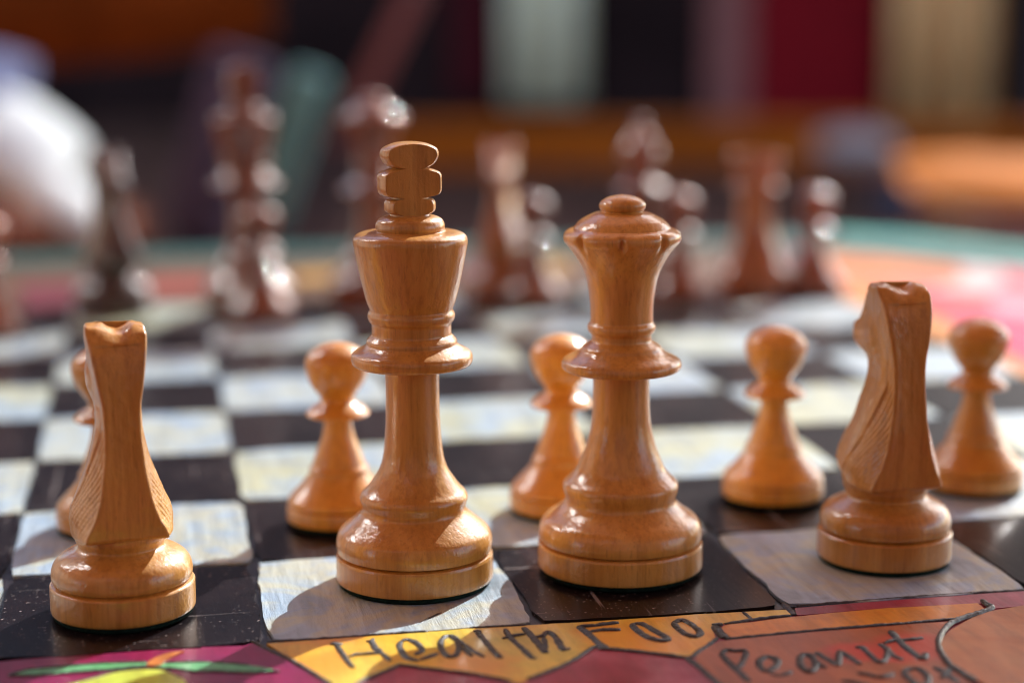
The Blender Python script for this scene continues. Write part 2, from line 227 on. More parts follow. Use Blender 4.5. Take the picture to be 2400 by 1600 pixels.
def mat_wood(name, dark, mid, light, rough=0.45, coat=0.6, coat_rough=0.12, ripple=0.42, ior=1.75):
    m, nt, p = new_mat(name)
    oi = nt.nodes.new('ShaderNodeObjectInfo')
    tc = nt.nodes.new('ShaderNodeTexCoord')
    add = nt.nodes.new('ShaderNodeVectorMath'); add.operation = 'ADD'
    mul = nt.nodes.new('ShaderNodeVectorMath'); mul.operation = 'SCALE'
    nt.links.new(oi.outputs['Location'], mul.inputs[0]); mul.inputs['Scale'].default_value = 3.7
    nt.links.new(tc.outputs['Object'], add.inputs[0]); nt.links.new(mul.outputs[0], add.inputs[1])
    def mp(sc):
        q = nt.nodes.new('ShaderNodeMapping'); q.inputs['Scale'].default_value = sc
        nt.links.new(add.outputs[0], q.inputs[0]); return q.outputs[0]
    grain = noise_tex(nt, mp((1, 1, 0.05)), 900, 5, 0.6, 0.2)
    band = noise_tex(nt, mp((1, 0.5, 0.05)), 210, 4, 0.55, 0.3)
    blot = noise_tex(nt, mp((1, 1, 0.6)), 55, 3, 0.5)
    col = ramp(nt, band, ((0.30, dark), (0.5, mid), (0.72, light)))
    g = ramp(nt, grain, ((0.30, (0.74, 0.66, 0.58)), (0.55, (1.04, 1.03, 1.0))))
    col = mix(nt, 0.75, col, g, 'MULTIPLY')
    b = ramp(nt, blot, ((0.35, (0.86, 0.80, 0.74)), (0.65, (1.06, 1.05, 1.03))))
    col = mix(nt, 0.7, col, b, 'MULTIPLY')
    # pores and small dark flecks, and every piece of the set its own tone
    fl = ramp(nt, noise_tex(nt, mp((1, 1, 0.12)), 1900, 2, 0.5), ((0.30, (0.45, 0.36, 0.30)), (0.40, (1, 1, 1))))
    col = mix(nt, 0.3, col, fl, 'MULTIPLY')
    wnz = nt.nodes.new('ShaderNodeTexWhiteNoise')
    nt.links.new(oi.outputs['Location'], wnz.inputs['Vector'])
    tone = ramp(nt, wnz.outputs['Value'], ((0.0, (0.84, 0.80, 0.72)), (0.5, (0.97, 0.95, 0.90)), (1.0, (1.06, 1.08, 1.12))))
    col = mix(nt, 1.0, col, tone, 'MULTIPLY')
    nt.links.new(col, p.inputs['Base Color'])
    p.inputs['Roughness'].default_value = rough
    p.inputs['Specular IOR Level'].default_value = 0.4
    p.inputs['Coat Weight'].default_value = coat
    p.inputs['Coat Roughness'].default_value = coat_rough
    p.inputs['Coat IOR'].default_value = ior
    rip = noise_tex(nt, mp((1, 1, 0.7)), 820, 3, 0.6, 0.4)
    rip2 = noise_tex(nt, mp((1, 1, 0.15)), 1500, 3, 0.6)
    n1 = bump(nt, rip, ripple, 0.0003)
    n2 = bump(nt, rip2, 0.18, 0.0002, n1)
    nt.links.new(n2, p.inputs['Normal'])
    nt.links.new(n1, p.inputs['Coat Normal'])
    return m

def mat_paint(name, cols, scale=60, rough=0.38, bump_s=0.35, stretch=(1, 6, 1), rot=0.3, coat=0.3, brush=240, coat_rough=0.12):
    """hand brushed enamel: a few tones of one colour, brush marks in fine relief"""
    m, nt, p = new_mat(name)
    v = tex_coord(nt, (1, 1, 1))
    vs = tex_coord(nt, (stretch[0], 1.0 / stretch[1], stretch[2]), (0, 0, rot))
    a = noise_tex(nt, v, scale, 4, 0.6, 0.5)
    n = len(cols)
    col = ramp(nt, a, [(0.33 + 0.34 * i / max(1, n - 1), c) for i, c in enumerate(cols)])
    st = noise_tex(nt, vs, brush, 5, 0.65)
    g = ramp(nt, st, ((0.32, (0.60, 0.60, 0.61)), (0.55, (1.0, 1.0, 1.0)), (0.7, (1.08, 1.08, 1.08))))
    col = mix(nt, 0.7, col, g, 'MULTIPLY')
    nt.links.new(col, p.inputs['Base Color'])
    p.inputs['Roughness'].default_value = rough
    p.inputs['Coat Weight'].default_value = coat
    p.inputs['Coat Roughness'].default_value = coat_rough
    n1 = bump(nt, st, min(1, bump_s * 1.3), 0.0007)
    n2 = bump(nt, noise_tex(nt, v, 900, 3), bump_s * 0.5, 0.0003, n1)
    nt.links.new(n2, p.inputs['Normal'])
    n3 = bump(nt, st, bump_s * 0.35, 0.0003)
    nt.links.new(n3, p.inputs['Coat Normal'])
    return m

def mat_black(name):
    m, nt, p = new_mat(name)
    v = tex_coord(nt, (1, 1, 1))
    base = ramp(nt, noise_tex(nt, v, 70, 4), ((0.35, (0.007, 0.005, 0.007)), (0.65, (0.014, 0.009, 0.011))))
    dust = ramp(nt, noise_tex(nt, v, 1100, 2, 0.5), ((0.66, (0, 0, 0)), (0.70, (1, 1, 1))))
    where = ramp(nt, noise_tex(nt, v, 28, 3), ((0.36, (0.1, 0.1, 0.1)), (0.6, (1, 1, 1))))
    film_ = ramp(nt, noise_tex(nt, v, 120, 5, 0.7), ((0.45, (0, 0, 0)), (0.85, (0.35, 0.35, 0.35))))
    scr = ramp(nt, noise_tex(nt, tex_coord(nt, (1, 0.03, 1), (0, 0, 0.9)), 700, 2, 0.5), ((0.68, (0, 0, 0)), (0.71, (1, 1, 1))))
    scr2 = ramp(nt, noise_tex(nt, tex_coord(nt, (0.04, 1, 1), (0, 0, 0.35)), 600, 2, 0.5), ((0.68, (0, 0, 0)), (0.71, (1, 1, 1))))
    k = mix(nt, 1.0, dust, where, 'MULTIPLY')
    k2 = mix(nt, 1.0, mix(nt, 1.0, scr, scr2, 'ADD'), where, 'MULTIPLY')
    col = mix(nt, k, base, (0.40, 0.37, 0.36))
    col = mix(nt, k2, col, (0.26, 0.24, 0.24))
    col = mix(nt, mix(nt, 0.12, (0, 0, 0), film_), col, (0.10, 0.08, 0.08))
    nt.links.new(col, p.inputs['Base Color'])
    p.inputs['Roughness'].default_value = 0.30
    p.inputs['Specular IOR Level'].default_value = 0.2
    p.inputs['Coat Weight'].default_value = 0.22
    p.inputs['Coat Roughness'].default_value = 0.08
    st = noise_tex(nt, tex_coord(nt, (1, 0.15, 1), (0, 0, 0.1)), 420, 5, 0.65)
    n1 = bump(nt, st, 0.35, 0.0004)
    nt.links.new(n1, p.inputs['Normal'])
    nt.links.new(bump(nt, st, 0.18, 0.0003), p.inputs['Coat Normal'])
    return m

def mat_plain(name, col, rough=0.6, var=0.25, scale=8, metallic=0.0, coat=0.0):
    m, nt, p = new_mat(name)
    v = tex_coord(nt, (1, 1, 1))
    a = noise_tex(nt, v, scale, 4, 0.6)
    c0 = tuple(x * (1 - var) for x in col)
    c1 = tuple(min(1, x * (1 + var)) for x in col)
    nt.links.new(ramp(nt, a, ((0.35, c0), (0.65, c1))), p.inputs['Base Color'])
    p.inputs['Roughness'].default_value = rough
    p.inputs['Metallic'].default_value = metallic
    if rough >= 0.75:
        p.inputs['Specular IOR Level'].default_value = 0.1
    p.inputs['Coat Weight'].default_value = coat
    nt.links.new(bump(nt, a, 0.2, 0.002), p.inputs['Normal'])
    return m

M = {}
M['light_wood'] = mat_wood('light_wood', (0.64, 0.31, 0.055), (0.73, 0.38, 0.080), (0.80, 0.455, 0.12))
M['pawn_wood'] = mat_wood('pawn_wood', (0.72, 0.32, 0.035), (0.80, 0.38, 0.045), (0.84, 0.44, 0.08))
M['dark_wood'] = mat_wood('dark_wood', (0.12, 0.024, 0.005), (0.24, 0.052, 0.010), (0.38, 0.095, 0.018), 0.45, 1.0, 0.02, 0.02, 1.7)
M['blackish_wood'] = mat_wood('blackish_wood', (0.03, 0.009, 0.006), (0.06, 0.016, 0.009), (0.10, 0.028, 0.014), 0.45, 1.0, 0.02, 0.02, 1.7)
M['sunlit_dark_wood'] = mat_wood('sunlit_dark_wood', (0.26, 0.07, 0.015), (0.44, 0.14, 0.03), (0.60, 0.23, 0.06), 0.45, 1.0, 0.02, 0.02, 1.7)  # dark wood lightened to stand for sunlit sides
M['felt'] = mat_plain('felt', (0.008, 0.022, 0.017), 0.95, 0.4, 900)
M['white'] = mat_paint('white_paint', [(0.29, 0.39, 0.47), (0.40, 0.55, 0.67), (0.54, 0.60, 0.50), (0.35, 0.51, 0.68), (0.46, 0.59, 0.68)], 34, 0.40, 0.8, (1, 9, 1), 0.25, 0.3, 330)
M['cream'] = mat_paint('cream_paint', [(0.33, 0.43, 0.50), (0.55, 0.60, 0.40), (0.38, 0.54, 0.68), (0.50, 0.60, 0.60)], 30, 0.40, 0.8, (1, 9, 1), -0.2, 0.3, 330)
M['black'] = mat_black('black_paint')
M['groove'] = mat_paint('base_coat', [(0.014, 0.009, 0.012), (0.03, 0.02, 0.024)], 80, 0.35, 0.4)
M['line'] = mat_paint('outliner_paint', [(0.008, 0.006, 0.008), (0.02, 0.016, 0.02)], 300, 0.3, 0.9, (1, 1, 1), 0, 0.25, 1100, 0.2)
M['silver_line'] = mat_paint('grey_outliner_paint', [(0.012, 0.010, 0.010), (0.09, 0.09, 0.08)], 500, 0.4, 0.8, (1, 1, 1), 0, 0.3, 900)
M['magenta'] = mat_paint('magenta_paint', [(0.19, 0.006, 0.045), (0.28, 0.008, 0.08), (0.22, 0.012, 0.09)], 50, 0.35, 0.3)
M['crimson'] = mat_paint('crimson_paint', [(0.26, 0.010, 0.035), (0.36, 0.03, 0.07), (0.46, 0.10, 0.15)], 40, 0.4, 0.3)
M['purple'] = mat_paint('purple_paint', [(0.16, 0.006, 0.05), (0.24, 0.012, 0.08)], 40, 0.4, 0.3)
M['green'] = mat_paint('leaf_green_paint', [(0.10, 0.42, 0.16), (0.20, 0.58, 0.28)], 90, 0.4, 0.4, (1, 6, 1), 1.4)
M['stem'] = mat_paint('stem_paint', [(0.55, 0.16, 0.03), (0.72, 0.30, 0.08)], 90, 0.4, 0.4)
M['lime'] = mat_paint('lime_paint', [(0.66, 0.80, 0.50), (0.58, 0.78, 0.12), (0.70, 0.74, 0.10)], 25, 0.35, 0.2)
M['yellow'] = mat_paint('yellow_paint', [(0.82, 0.36, 0.02), (0.84, 0.52, 0.04), (0.85, 0.66, 0.09), (0.64, 0.57, 0.07)], 36, 0.36, 0.3, (1, 5, 1), 0.9)
M['orange'] = mat_paint('orange_paint', [(0.66, 0.22, 0.02), (0.78, 0.32, 0.03), (0.60, 0.24, 0.04)], 50, 0.36, 0.3, (1, 5, 1), 1.2)
M['peanut'] = mat_paint('rust_paint', [(0.36, 0.095, 0.022), (0.44, 0.13, 0.032), (0.50, 0.15, 0.04)], 30, 0.4, 0.3)
def daub(m, spots, col):
    """soft daubs of another paint worked into the first"""
    nt = m.node_tree; p = nt.nodes['Principled BSDF']
    src = p.inputs['Base Color'].links[0].from_socket
    v = tex_coord(nt, (1, 1, 1))
    wob = nt.nodes.new('ShaderNodeTexNoise'); wob.inputs['Scale'].default_value = 120
    nt.links.new(v, wob.inputs['Vector'])
    off = nt.nodes.new('ShaderNodeVectorMath'); off.operation = 'SCALE'; off.inputs['Scale'].default_value = 0.010
    nt.links.new(wob.outputs['Color'], off.inputs[0])
    ad = nt.nodes.new('ShaderNodeVectorMath'); ad.operation = 'ADD'
    nt.links.new(v, ad.inputs[0]); nt.links.new(off.outputs[0], ad.inputs[1])
    for x, y, r in spots:
        d = nt.nodes.new('ShaderNodeVectorMath'); d.operation = 'DISTANCE'
        nt.links.new(ad.outputs[0], d.inputs[0]); d.inputs[1].default_value = ((x - 2) * S + 0.005, (y - 4) * S + 0.005, 0.755)
        mr = nt.nodes.new('ShaderNodeMapRange')
        mr.inputs['From Min'].default_value = r * S * 0.55; mr.inputs['From Max'].default_value = r * S * 1.15
        mr.inputs['To Min'].default_value = 0.75; mr.inputs['To Max'].default_value = 0.0
        nt.links.new(d.outputs['Value'], mr.inputs['Value'])
        src = mix(nt, mr.outputs[0], src, col)
    nt.links.new(src, p.inputs['Base Color'])
daub(M['peanut'], [(3.280, -0.529, 0.17), (3.057, -0.530, 0.12), (3.147, -0.585, 0.10)], (0.62, 0.045, 0.02))
daub(M['yellow'], [(2.275, -0.164, 0.16), (2.397, -0.324, 0.14), (1.161, -0.285, 0.14), (1.692, -0.395, 0.18)], (0.84, 0.36, 0.025))
M['red'] = mat_paint('red_paint', [(0.66, 0.06, 0.02), (0.62, 0.11, 0.05)], 40, 0.4, 0.3)
M['bread'] = mat_paint('bread_paint', [(0.62, 0.30, 0.11), (0.56, 0.22, 0.07), (0.66, 0.34, 0.14)], 22, 0.3, 0.2)
M['wood_top'] = mat_plain('varnished_wood', (0.36, 0.13, 0.05), 0.35, 0.3, 12)
for n_, c_ in dict(coral=(0.80, 0.10, 0.07), amber=(0.88, 0.34, 0.05), pinkish=(0.82, 0.16, 0.22), off_white=(0.80, 0.62, 0.62), bright_red=(0.90, 0.05, 0.08),
                   lilac=(0.52, 0.42, 0.55), hot_pink=(0.80, 0.03, 0.16), slate=(0.30, 0.28, 0.32), teal=(0.02, 0.11, 0.10), teal_glare=(0.04, 0.45, 0.40), shaded_salmon=(0.36, 0.08, 0.06),  # rim teal and left border tone darkened for shade; second teal is painted glare
                   rose=(0.20, 0.03, 0.05), tan=(0.17, 0.09, 0.05), gold=(0.55, 0.32, 0.06), deep_orange=(0.82, 0.26, 0.06)).items():  # rose and tan darkened to stand for shade on the border
    M[n_] = mat_paint(n_ + '_paint', [tuple(x * 0.62 for x in c_), tuple(x * 0.80 for x in c_)], 40, 0.7, 0.25, coat=0.0)
    M[n_].node_tree.nodes['Principled BSDF'].inputs['Specular IOR Level'].default_value = 0.15

# ------------------------------------------------------------------ object helpers
def link(name, me, mat=None, parent=None, loc=(0, 0, 0), rot=0.0):
    o = bpy.data.objects.new(name, me)
    COL.objects.link(o)
    if mat is not None:
        if me is not None and len(me.materials) == 0:
            me.materials.append(mat)
        else:
            o.material_slots[0].link = 'OBJECT'
            o.material_slots[0].material = mat
    if parent is not None:
        o.parent = parent
    o.location = loc
    o.rotation_euler = (0, 0, rot)
    return o

def thing(name, label, cat, loc=(0, 0, 0), rot=0.0, group=None):
    o = bpy.data.objects.new(name, None)
    COL.objects.link(o)
    o.empty_display_size = 0.01
    o.location = loc
    o.rotation_euler = (0, 0, rot)
    o['label'] = label
    o['category'] = cat
    if group:
        o['group'] = group
    return o

def mesh(name, verts, faces, smooth=True):
    me = bpy.data.meshes.new(name)
    me.from_pydata([tuple(v) for v in verts], [], faces)
    me.validate()
    bm = bmesh.new(); bm.from_mesh(me)
    bmesh.ops.recalc_face_normals(bm, faces=bm.faces)
    bm.to_mesh(me); bm.free()
    for p in me.polygons:
        p.use_smooth = smooth
    return me

def spline(pts, sub=4):
    """profile points (h, r[, 1 = sharp]) -> dense profile, sharp points kept as corners"""
    out = []
    n = len(pts)
    for i in range(n - 1):
        p1, p2 = pts[i], pts[i + 1]
        p0 = pts[i - 1] if i > 0 and len(p1) == 2 else p1
        p3 = pts[i + 2] if i + 2 < n and len(p2) == 2 else p2
        for k in range(sub):
            t = k / sub
            v = []
            for a in (0, 1):
                b0, b1, b2, b3 = p0[a], p1[a], p2[a], p3[a]
                v.append(0.5 * (2 * b1 + (b2 - b0) * t + (2 * b0 - 5 * b1 + 4 * b2 - b3) * t * t + (3 * b1 - b0 - 3 * b2 + b3) * t ** 3))
            out.append((v[0], max(v[1], 0.0)))
    out.append(pts[-1][:2])
    return out

def lathe(name, pts, seg=96, fn=None, sub=4, scale=1.0):
    prof = spline(pts, sub)
    vs, fs = [], []
    for h, r in prof:
        for k in range(seg):
            a = 2 * math.pi * k / seg
            x, y, z = r * math.cos(a), r * math.sin(a), h
            if fn:
                x, y, z = fn(x, y, z, a, r)
            vs.append((x * S * scale, y * S * scale, z * S * scale))
    n = len(prof)
    for i in range(n - 1):
        for k in range(seg):
            k2 = (k + 1) % seg
            fs.append((i * seg + k, i * seg + k2, (i + 1) * seg + k2, (i + 1) * seg + k))
    fs.append(tuple(range(seg - 1, -1, -1)))
    fs.append(tuple((n - 1) * seg + k for k in range(seg)))
    me = bpy.data.meshes.new(name)
    me.from_pydata(vs, [], fs)
    for i, p in enumerate(me.polygons):
        p.use_smooth = len(p.vertices) == 4
    me.set_sharp_from_angle(angle=R(50)) if hasattr(me, 'set_sharp_from_angle') else None
    return me

def split(pts, h):
    """cut a profile at height h"""
    i = min(range(len(pts)), key=lambda k: abs(pts[k][0] - h))
    a = list(pts[:i + 1]); b = list(pts[i:])
    a[-1] = (a[-1][0], a[-1][1], 1); b[0] = (b[0][0], b[0][1], 1)
    return a, b

def felt(r):
    return lathe('felt_pad', [(-0.0005, r * 0.93, 1), (0.004, r * 0.965), (0.023, r * 0.965), (0.028, r * 0.9, 1)], 64, None, 2)

LIFT = 0.026     # the wooden base stands on a felt pad

def raised(pts):
    return [(p[0] * (1 - 0.0) + (LIFT if p[0] < 0.06 else LIFT * max(0, 1 - (p[0] - 0.06) / 0.5)),) + tuple(p[1:]) for p in pts]

def build_piece(name, label, cat, pos, rot, parts, mat, felt_me, group=None, size=1.0):
    """parts: list of (part name, mesh)"""
    t = thing(name, label, cat, (pos[0] * S, pos[1] * S, 0.00035), rot, group)
    for pn, me in parts:
        link(pn, me, mat, t)
    link('felt_pad', felt_me, M['felt'], t)
    t.scale = (size, size, size)
    return t

def deepen(pts, h, dr):
    return [(p[0], p[1] - dr) + tuple(p[2:]) if abs(p[0] - h) < 0.0006 else p for p in pts]
KING = deepen(KING, 0.1076, 0.012); QUEEN = deepen(QUEEN, 0.1061, 0.012); PAWN = deepen(PAWN, 0.0707, 0.010)
PAWN = [(p[0], p[1] * (1.055 if p[0] > 0.53 else 1.0)) + tuple(p[2:]) for p in PAWN]
# ---- king
kb, krest = split(raised(KING), 0.108)
kbody, khead = split(krest, 1.0105)
cl = 0.064
def flat_front(x, y, z, a, r):
    if z > 1.487:
        y = max(-cl, min(cl, y))
    return x, y, z
ME = {}
ME['k_base'] = lathe('base', kb, 112)
ME['k_body'] = lathe('body', kbody, 112)
ME['k_head'] = lathe('crown', khead, 112)
KFIN = [(h_, (0.069 if h_ > 1.66 else 0.073) if 1.55 < h_ < 1.56 or 1.669 < h_ < 1.672 else r_[0]) + tuple(r_[1:]) for h_, *r_ in KFIN]
ME['k_fin'] = lathe('finial', KFIN, 160, flat_front)
KING_PARTS = [('base', ME['k_base']), ('body', ME['k_body']), ('crown', ME['k_head']), ('finial', ME['k_fin'])]
# ---- queen
qb, qrest = split(raised(QUEEN), 0.106)
qbody, qhead = split(qrest, 0.9536)
def coronet(x, y, z, a, r):
    w = math.exp(-((z - 1.372) / 0.030) ** 2)
    c = abs(math.sin(4 * (a + 0.12)))                     # eight cut notches round the rim
    k = 1 - w * 0.075 * math.exp(-(c / 0.22) ** 2) + w * 0.015 * c
    return x * k, y * k, z
ME['q_base'] = lathe('base', qb, 112)
ME['q_body'] = lathe('body', qbody, 112)
ME['q_head'] = lathe('coronet', qhead, 200, coronet)
ME['q_dome'] = lathe('dome', QDOME, 112)
QUEEN_PARTS = [('base', ME['q_base']), ('body', ME['q_body']), ('coronet', ME['q_head']), ('dome', ME['q_dome'])]
# ---- pawn
pb_, prest = split(raised(PAWN), 0.0707)
ph = [p for p in prest]
cut = max(p[0] for p in prest if p[1] < 0.075 and p[0] < 0.6)
pbody, phead = split(prest, cut)
ME['p_base'] = lathe('base', pb_, 80)
ME['p_body'] = lathe('body', pbody, 80)
ME['p_head'] = lathe('head', phead, 80)
PAWN_PARTS = [('base', ME['p_base']), ('body', ME['p_body']), ('head', ME['p_head'])]
# ---- bishop (far side only)
BISHOP = [(0, 0.285, 1), (0.008, 0.29), (0.085, 0.29), (0.095, 0.283, 1), (0.10, 0.275, 1), (0.107, 0.283, 1), (0.15, 0.282), (0.20, 0.255), (0.25, 0.205), (0.28, 0.19), (0.31, 0.198), (0.34, 0.185), (0.40, 0.145), (0.52, 0.105), (0.70, 0.088), (0.78, 0.088, 1),
          (0.785, 0.12), (0.80, 0.185), (0.825, 0.198), (0.845, 0.18), (0.87, 0.135), (0.885, 0.10, 1), (0.90, 0.085), (0.92, 0.09), (0.97, 0.125), (1.04, 0.152), (1.12, 0.145), (1.20, 0.10), (1.255, 0.055), (1.27, 0.042, 1), (1.285, 0.055), (1.31, 0.06), (1.335, 0.045), (1.35, 0.0)]
bb, brest = split(BISHOP, 0.10)
bbody, bhead = split(brest, 0.885)
def mitre(x, y, z, a, r):
    d = abs((z - 1.10) - 0.9 * x) / 1.35                   # the slanting cut of the mitre
    if x > 0.0 and 0.99 < z < 1.25 and d < 0.02:
        k = 1 - 0.35 * min(1, x / 0.06)
        return x * k, y * k, z
    return x, y, z
ME['b_base'] = lathe('base', bb, 64)
ME['b_body'] = lathe('body', bbody, 64)
ME['b_head'] = lathe('mitre', bhead, 96, mitre, 8)
BISHOP_PARTS = [('base', ME['b_base']), ('body', ME['b_body']), ('mitre', ME['b_head'])]
# ---- rook (far side only)
ROOK = [(0, 0.295, 1), (0.008, 0.30), (0.085, 0.30), (0.095, 0.293, 1), (0.10, 0.285, 1), (0.107, 0.293, 1), (0.15, 0.29), (0.20, 0.265), (0.25, 0.225), (0.28, 0.21), (0.31, 0.216), (0.34, 0.205), (0.42, 0.165), (0.55, 0.14), (0.74, 0.128), (0.78, 0.13, 1),
        (0.785, 0.15), (0.80, 0.185), (0.82, 0.19), (0.84, 0.175, 1), (0.845, 0.16, 1), (0.90, 0.165), (0.94, 0.19, 1), (1.05, 0.198), (1.06, 0.192, 1), (1.06, 0.135, 1), (0.97, 0.13, 1), (0.965, 0.0)]
rb, rrest = split(ROOK, 0.10)
rbody, rhead = split(rrest, 0.845)
def battlement(x, y, z, a, r):
    if z > 1.0 and abs(math.sin(2 * a)) < 0.22 and r > 0.12:
        z = 1.0
    return x, y, z
ME['r_base'] = lathe('base', rb, 64)
ME['r_body'] = lathe('body', rbody, 64)
ME['r_head'] = lathe('turret', rhead, 128, battlement)
ROOK_PARTS = [('base', ME['r_base']), ('body', ME['r_body']), ('turret', ME['r_head'])]
# ---- knight
NB = [(0.0, 0.272, 1), (0.0072, 0.277), (0.103, 0.277), (0.109, 0.273, 1), (0.117, 0.251, 1), (0.125, 0.266, 1), (0.15, 0.270), (0.185, 0.264), (0.215, 0.245), (0.238, 0.212), (0.256, 0.175), (0.268, 0.163), (0.283, 0.167), (0.30, 0.174), (0.325, 0.178), (0.34, 0.172, 1)]
nb, nrest = split(raised(NB), 0.117)
ME['n_base'] = lathe('base', nb, 112)
ME['n_foot'] = lathe('foot', nrest, 112)
HT = [  # height, back, front, half thickness at the back edge, at the flank, at the front
    (0.326, -0.140, 0.150, 0.130, 0.160, 0.110), (0.340, -0.182, 0.190, 0.156, 0.186, 0.128), (0.375, -0.194, 0.215, 0.150, 0.193, 0.140), (0.43, -0.200, 0.228, 0.124, 0.192, 0.140), (0.50, -0.205, 0.215, 0.103, 0.166, 0.120),
    (0.58, -0.205, 0.185, 0.088, 0.136, 0.096), (0.67, -0.200, 0.155, 0.077, 0.109, 0.080), (0.77, -0.194, 0.122, 0.070, 0.087, 0.066), (0.83, -0.190, 0.118, 0.071, 0.085, 0.062),
    (0.852, -0.189, 0.150, 0.072, 0.085, 0.056), (0.866, -0.188, 0.205, 0.073, 0.085, 0.050), (0.885, -0.187, 0.262, 0.075, 0.087, 0.050), (0.93, -0.185, 0.280, 0.082, 0.094, 0.052), (0.972, -0.181, 0.268, 0.088, 0.098, 0.056), (0.997, -0.177, 0.215, 0.092, 0.100, 0.060),
    (1.05, -0.166, 0.160, 0.100, 0.104, 0.072), (1.10, -0.146, 0.112, 0.108, 0.109, 0.088), (1.135, -0.120, 0.074, 0.112, 0.112, 0.100), (1.158, -0.090, 0.045, 0.110, 0.110, 0.103), (1.170, -0.060, 0.020, 0.104, 0.104, 0.096), (1.174, -0.040, 0.0, 0.092, 0.092, 0.086)]

def knight_head():
    def at(h):
        for i in range(len(HT) - 1):
            if h <= HT[i + 1][0]:
                break
        a, b = HT[i], HT[i + 1]
        p, q = HT[max(0, i - 1)], HT[min(len(HT) - 1, i + 2)]
        t = (h - a[0]) / (b[0] - a[0])
        out = []
        for k in range(1, 6):
            da = (b[k] - p[k]) / (b[0] - p[0]) * (b[0] - a[0]); db = (q[k] - a[k]) / (q[0] - a[0]) * (b[0] - a[0])
            if i == 0: da = b[k] - a[k]
            if i == len(HT) - 2: db = b[k] - a[k]
            h00 = 2 * t ** 3 - 3 * t * t + 1; h10 = t ** 3 - 2 * t * t + t; h01 = -2 * t ** 3 + 3 * t * t; h11 = t ** 3 - t * t
            out.append(h00 * a[k] + h10 * da + h01 * b[k] + h11 * db)
        return out
    hs = []
    h = HT[0][0]
    while h < HT[-1][0]:
        hs.append(h); h += 0.0045 if h < 1.13 else 0.0025
    hs.append(HT[-1][0])
    vs, rings = [], []
    NBK, NS, NF = 10, 56, 10
    for h in hs:
        ub, uf, wb, wm, wf = at(h)
        rc = 0.012
        half = []
        for i in range(NBK):                                   # flat back, very slightly hollow
            t = i / NBK
            v = t * (wb - rc)
            half.append((ub + 0.006 * (1 - t * t) * (1 if h < 1.1 else 0), v, 0))
        for i in range(5):
            a = i / 5 * math.pi / 2
            half.append((ub + rc - rc * math.cos(a), wb - rc + rc * math.sin(a), 0))
        rf = min(wf * 0.7, 0.05, (uf - ub) * 0.3)
        for i in range(NS):
            t = i / NS
            if t < 0.42:
                q_ = t / 0.42; ww = wb + (wm - wb) * math.sin(q_ * math.pi / 2) ** 1.1
            else:
                q_ = (t - 0.42) / 0.58; ww = wm + (wf - wm) * q_ * q_ * (1.6 - 0.6 * q_)
            half.append((ub + rc + (uf - rf - ub - rc) * t, ww, 1))
        for i in range(8):
            a = i / 8 * math.pi / 2
            half.append((uf - rf + rf * math.sin(a), wf - rf + rf * math.cos(a), 0))
        for i in range(NF + 1):
            t = i / NF
            half.append((uf, (wf - rf) * (1 - t), 0))
        ring = []
        full = [(u, v, s) for u, v, s in half] + [(u, -v, s) for u, v, s in reversed(half[1:-1])]
        for u, v, s in full:
            x, w, z = u, v, h
            if s:                                              # carved mane and jaw line on the flanks
                um = ub + 0.050 + max(0, (0.79 - h)) * 0.42
                k = 0
                if 0.36 < h < 0.80 and u < um:
                    env = min(1, (h - 0.36) / 0.04) * min(1, (0.80 - h) / 0.06) * min(1, (u - ub) / 0.02)
                    ph_ = (h + 1.9 * (u - ub) + 0.012 * math.sin(h * 23)) * 2 * math.pi / 0.040
                    k = env * (0.001 - 0.0050 * max(0, math.sin(ph_)) ** 1.5)
                    k -= 0.009 * env * math.exp(-((u - um + 0.008) / 0.007) ** 2)
                # cheek disc and mouth
                d = math.hypot(u - 0.02, (h - 0.95))
                k += 0.010 * math.exp(-(d / 0.075) ** 4) if h > 0.84 else 0
                k -= 0.008 * math.exp(-((h - 0.905 - 0.15 * (u - 0.2)) / 0.006) ** 2) if u > 0.14 and 0.86 < h < 0.96 else 0
                k -= 0.007 * math.exp(-((math.hypot(u - 0.235, h - 0.955)) / 0.010) ** 2)
                k -= 0.010 * math.exp(-((math.hypot(u - 0.10, h - 1.045)) / 0.014) ** 2)
                w += k if v > 0 else -k
            # two ears with a notch between them, lower towards the forehead
            tw = max(0, min(1, (h - 1.095) / 0.078)); tw = tw * tw * (3 - 2 * tw)
            z -= tw * 0.022 * math.exp(-((w + 0.004) / 0.045) ** 2)
            z += tw * 0.010 * noise.noise(Vector((x * 26, w * 26, 5.5)))
            z -= tw * max(0, x - 0.0) * 0.5
            z += 0.004 * tw * (1 if w > 0 else -0.4) * min(1, abs(w) / 0.05)
            # hand-cut unevenness
            nn = noise.noise(Vector((x * 9, w * 9, z * 7))) * 0.004 + noise.noise(Vector((x * 38, w * 38, z * 22))) * 0.0016
            ring.append(len(vs))
            l_ = math.hypot(x, w) + 1e-6
            x += nn * x / l_; w += nn * w / l_
            vs.append((-w * S, x * S, z * S))                  # faces +Y
        rings.append(ring)
    fs = []
    n = len(rings[0])
    for a, b in zip(rings, rings[1:]):
        for k in range(n):
            k2 = (k + 1) % n
            fs.append((a[k], a[k2], b[k2], b[k]))
    # close top with shrinking rings
    last = rings[-1]
    cx = sum(vs[i][0] for i in last) / n; cy = sum(vs[i][1] for i in last) / n
    for s_ in (0.75, 0.45, 0.15):
        ring = []
        for i in rings[-1]:
            x = cx + (vs[i][0] - cx) * (1 if s_ > 2 else 1); y = cy + (vs[i][1] - cy) * s_
            w = x / S
            z = vs[i][2] + 0.0 * S
            ring.append(len(vs)); vs.append((x * (0.90 + 0.10 * s_), y, z + 0.002 * (1 - s_) * S))
        for k in range(n):
            k2 = (k + 1) % n
            fs.append((last[k], last[k2], ring[k2], ring[k]))
        last = ring
    m_ = n // 2
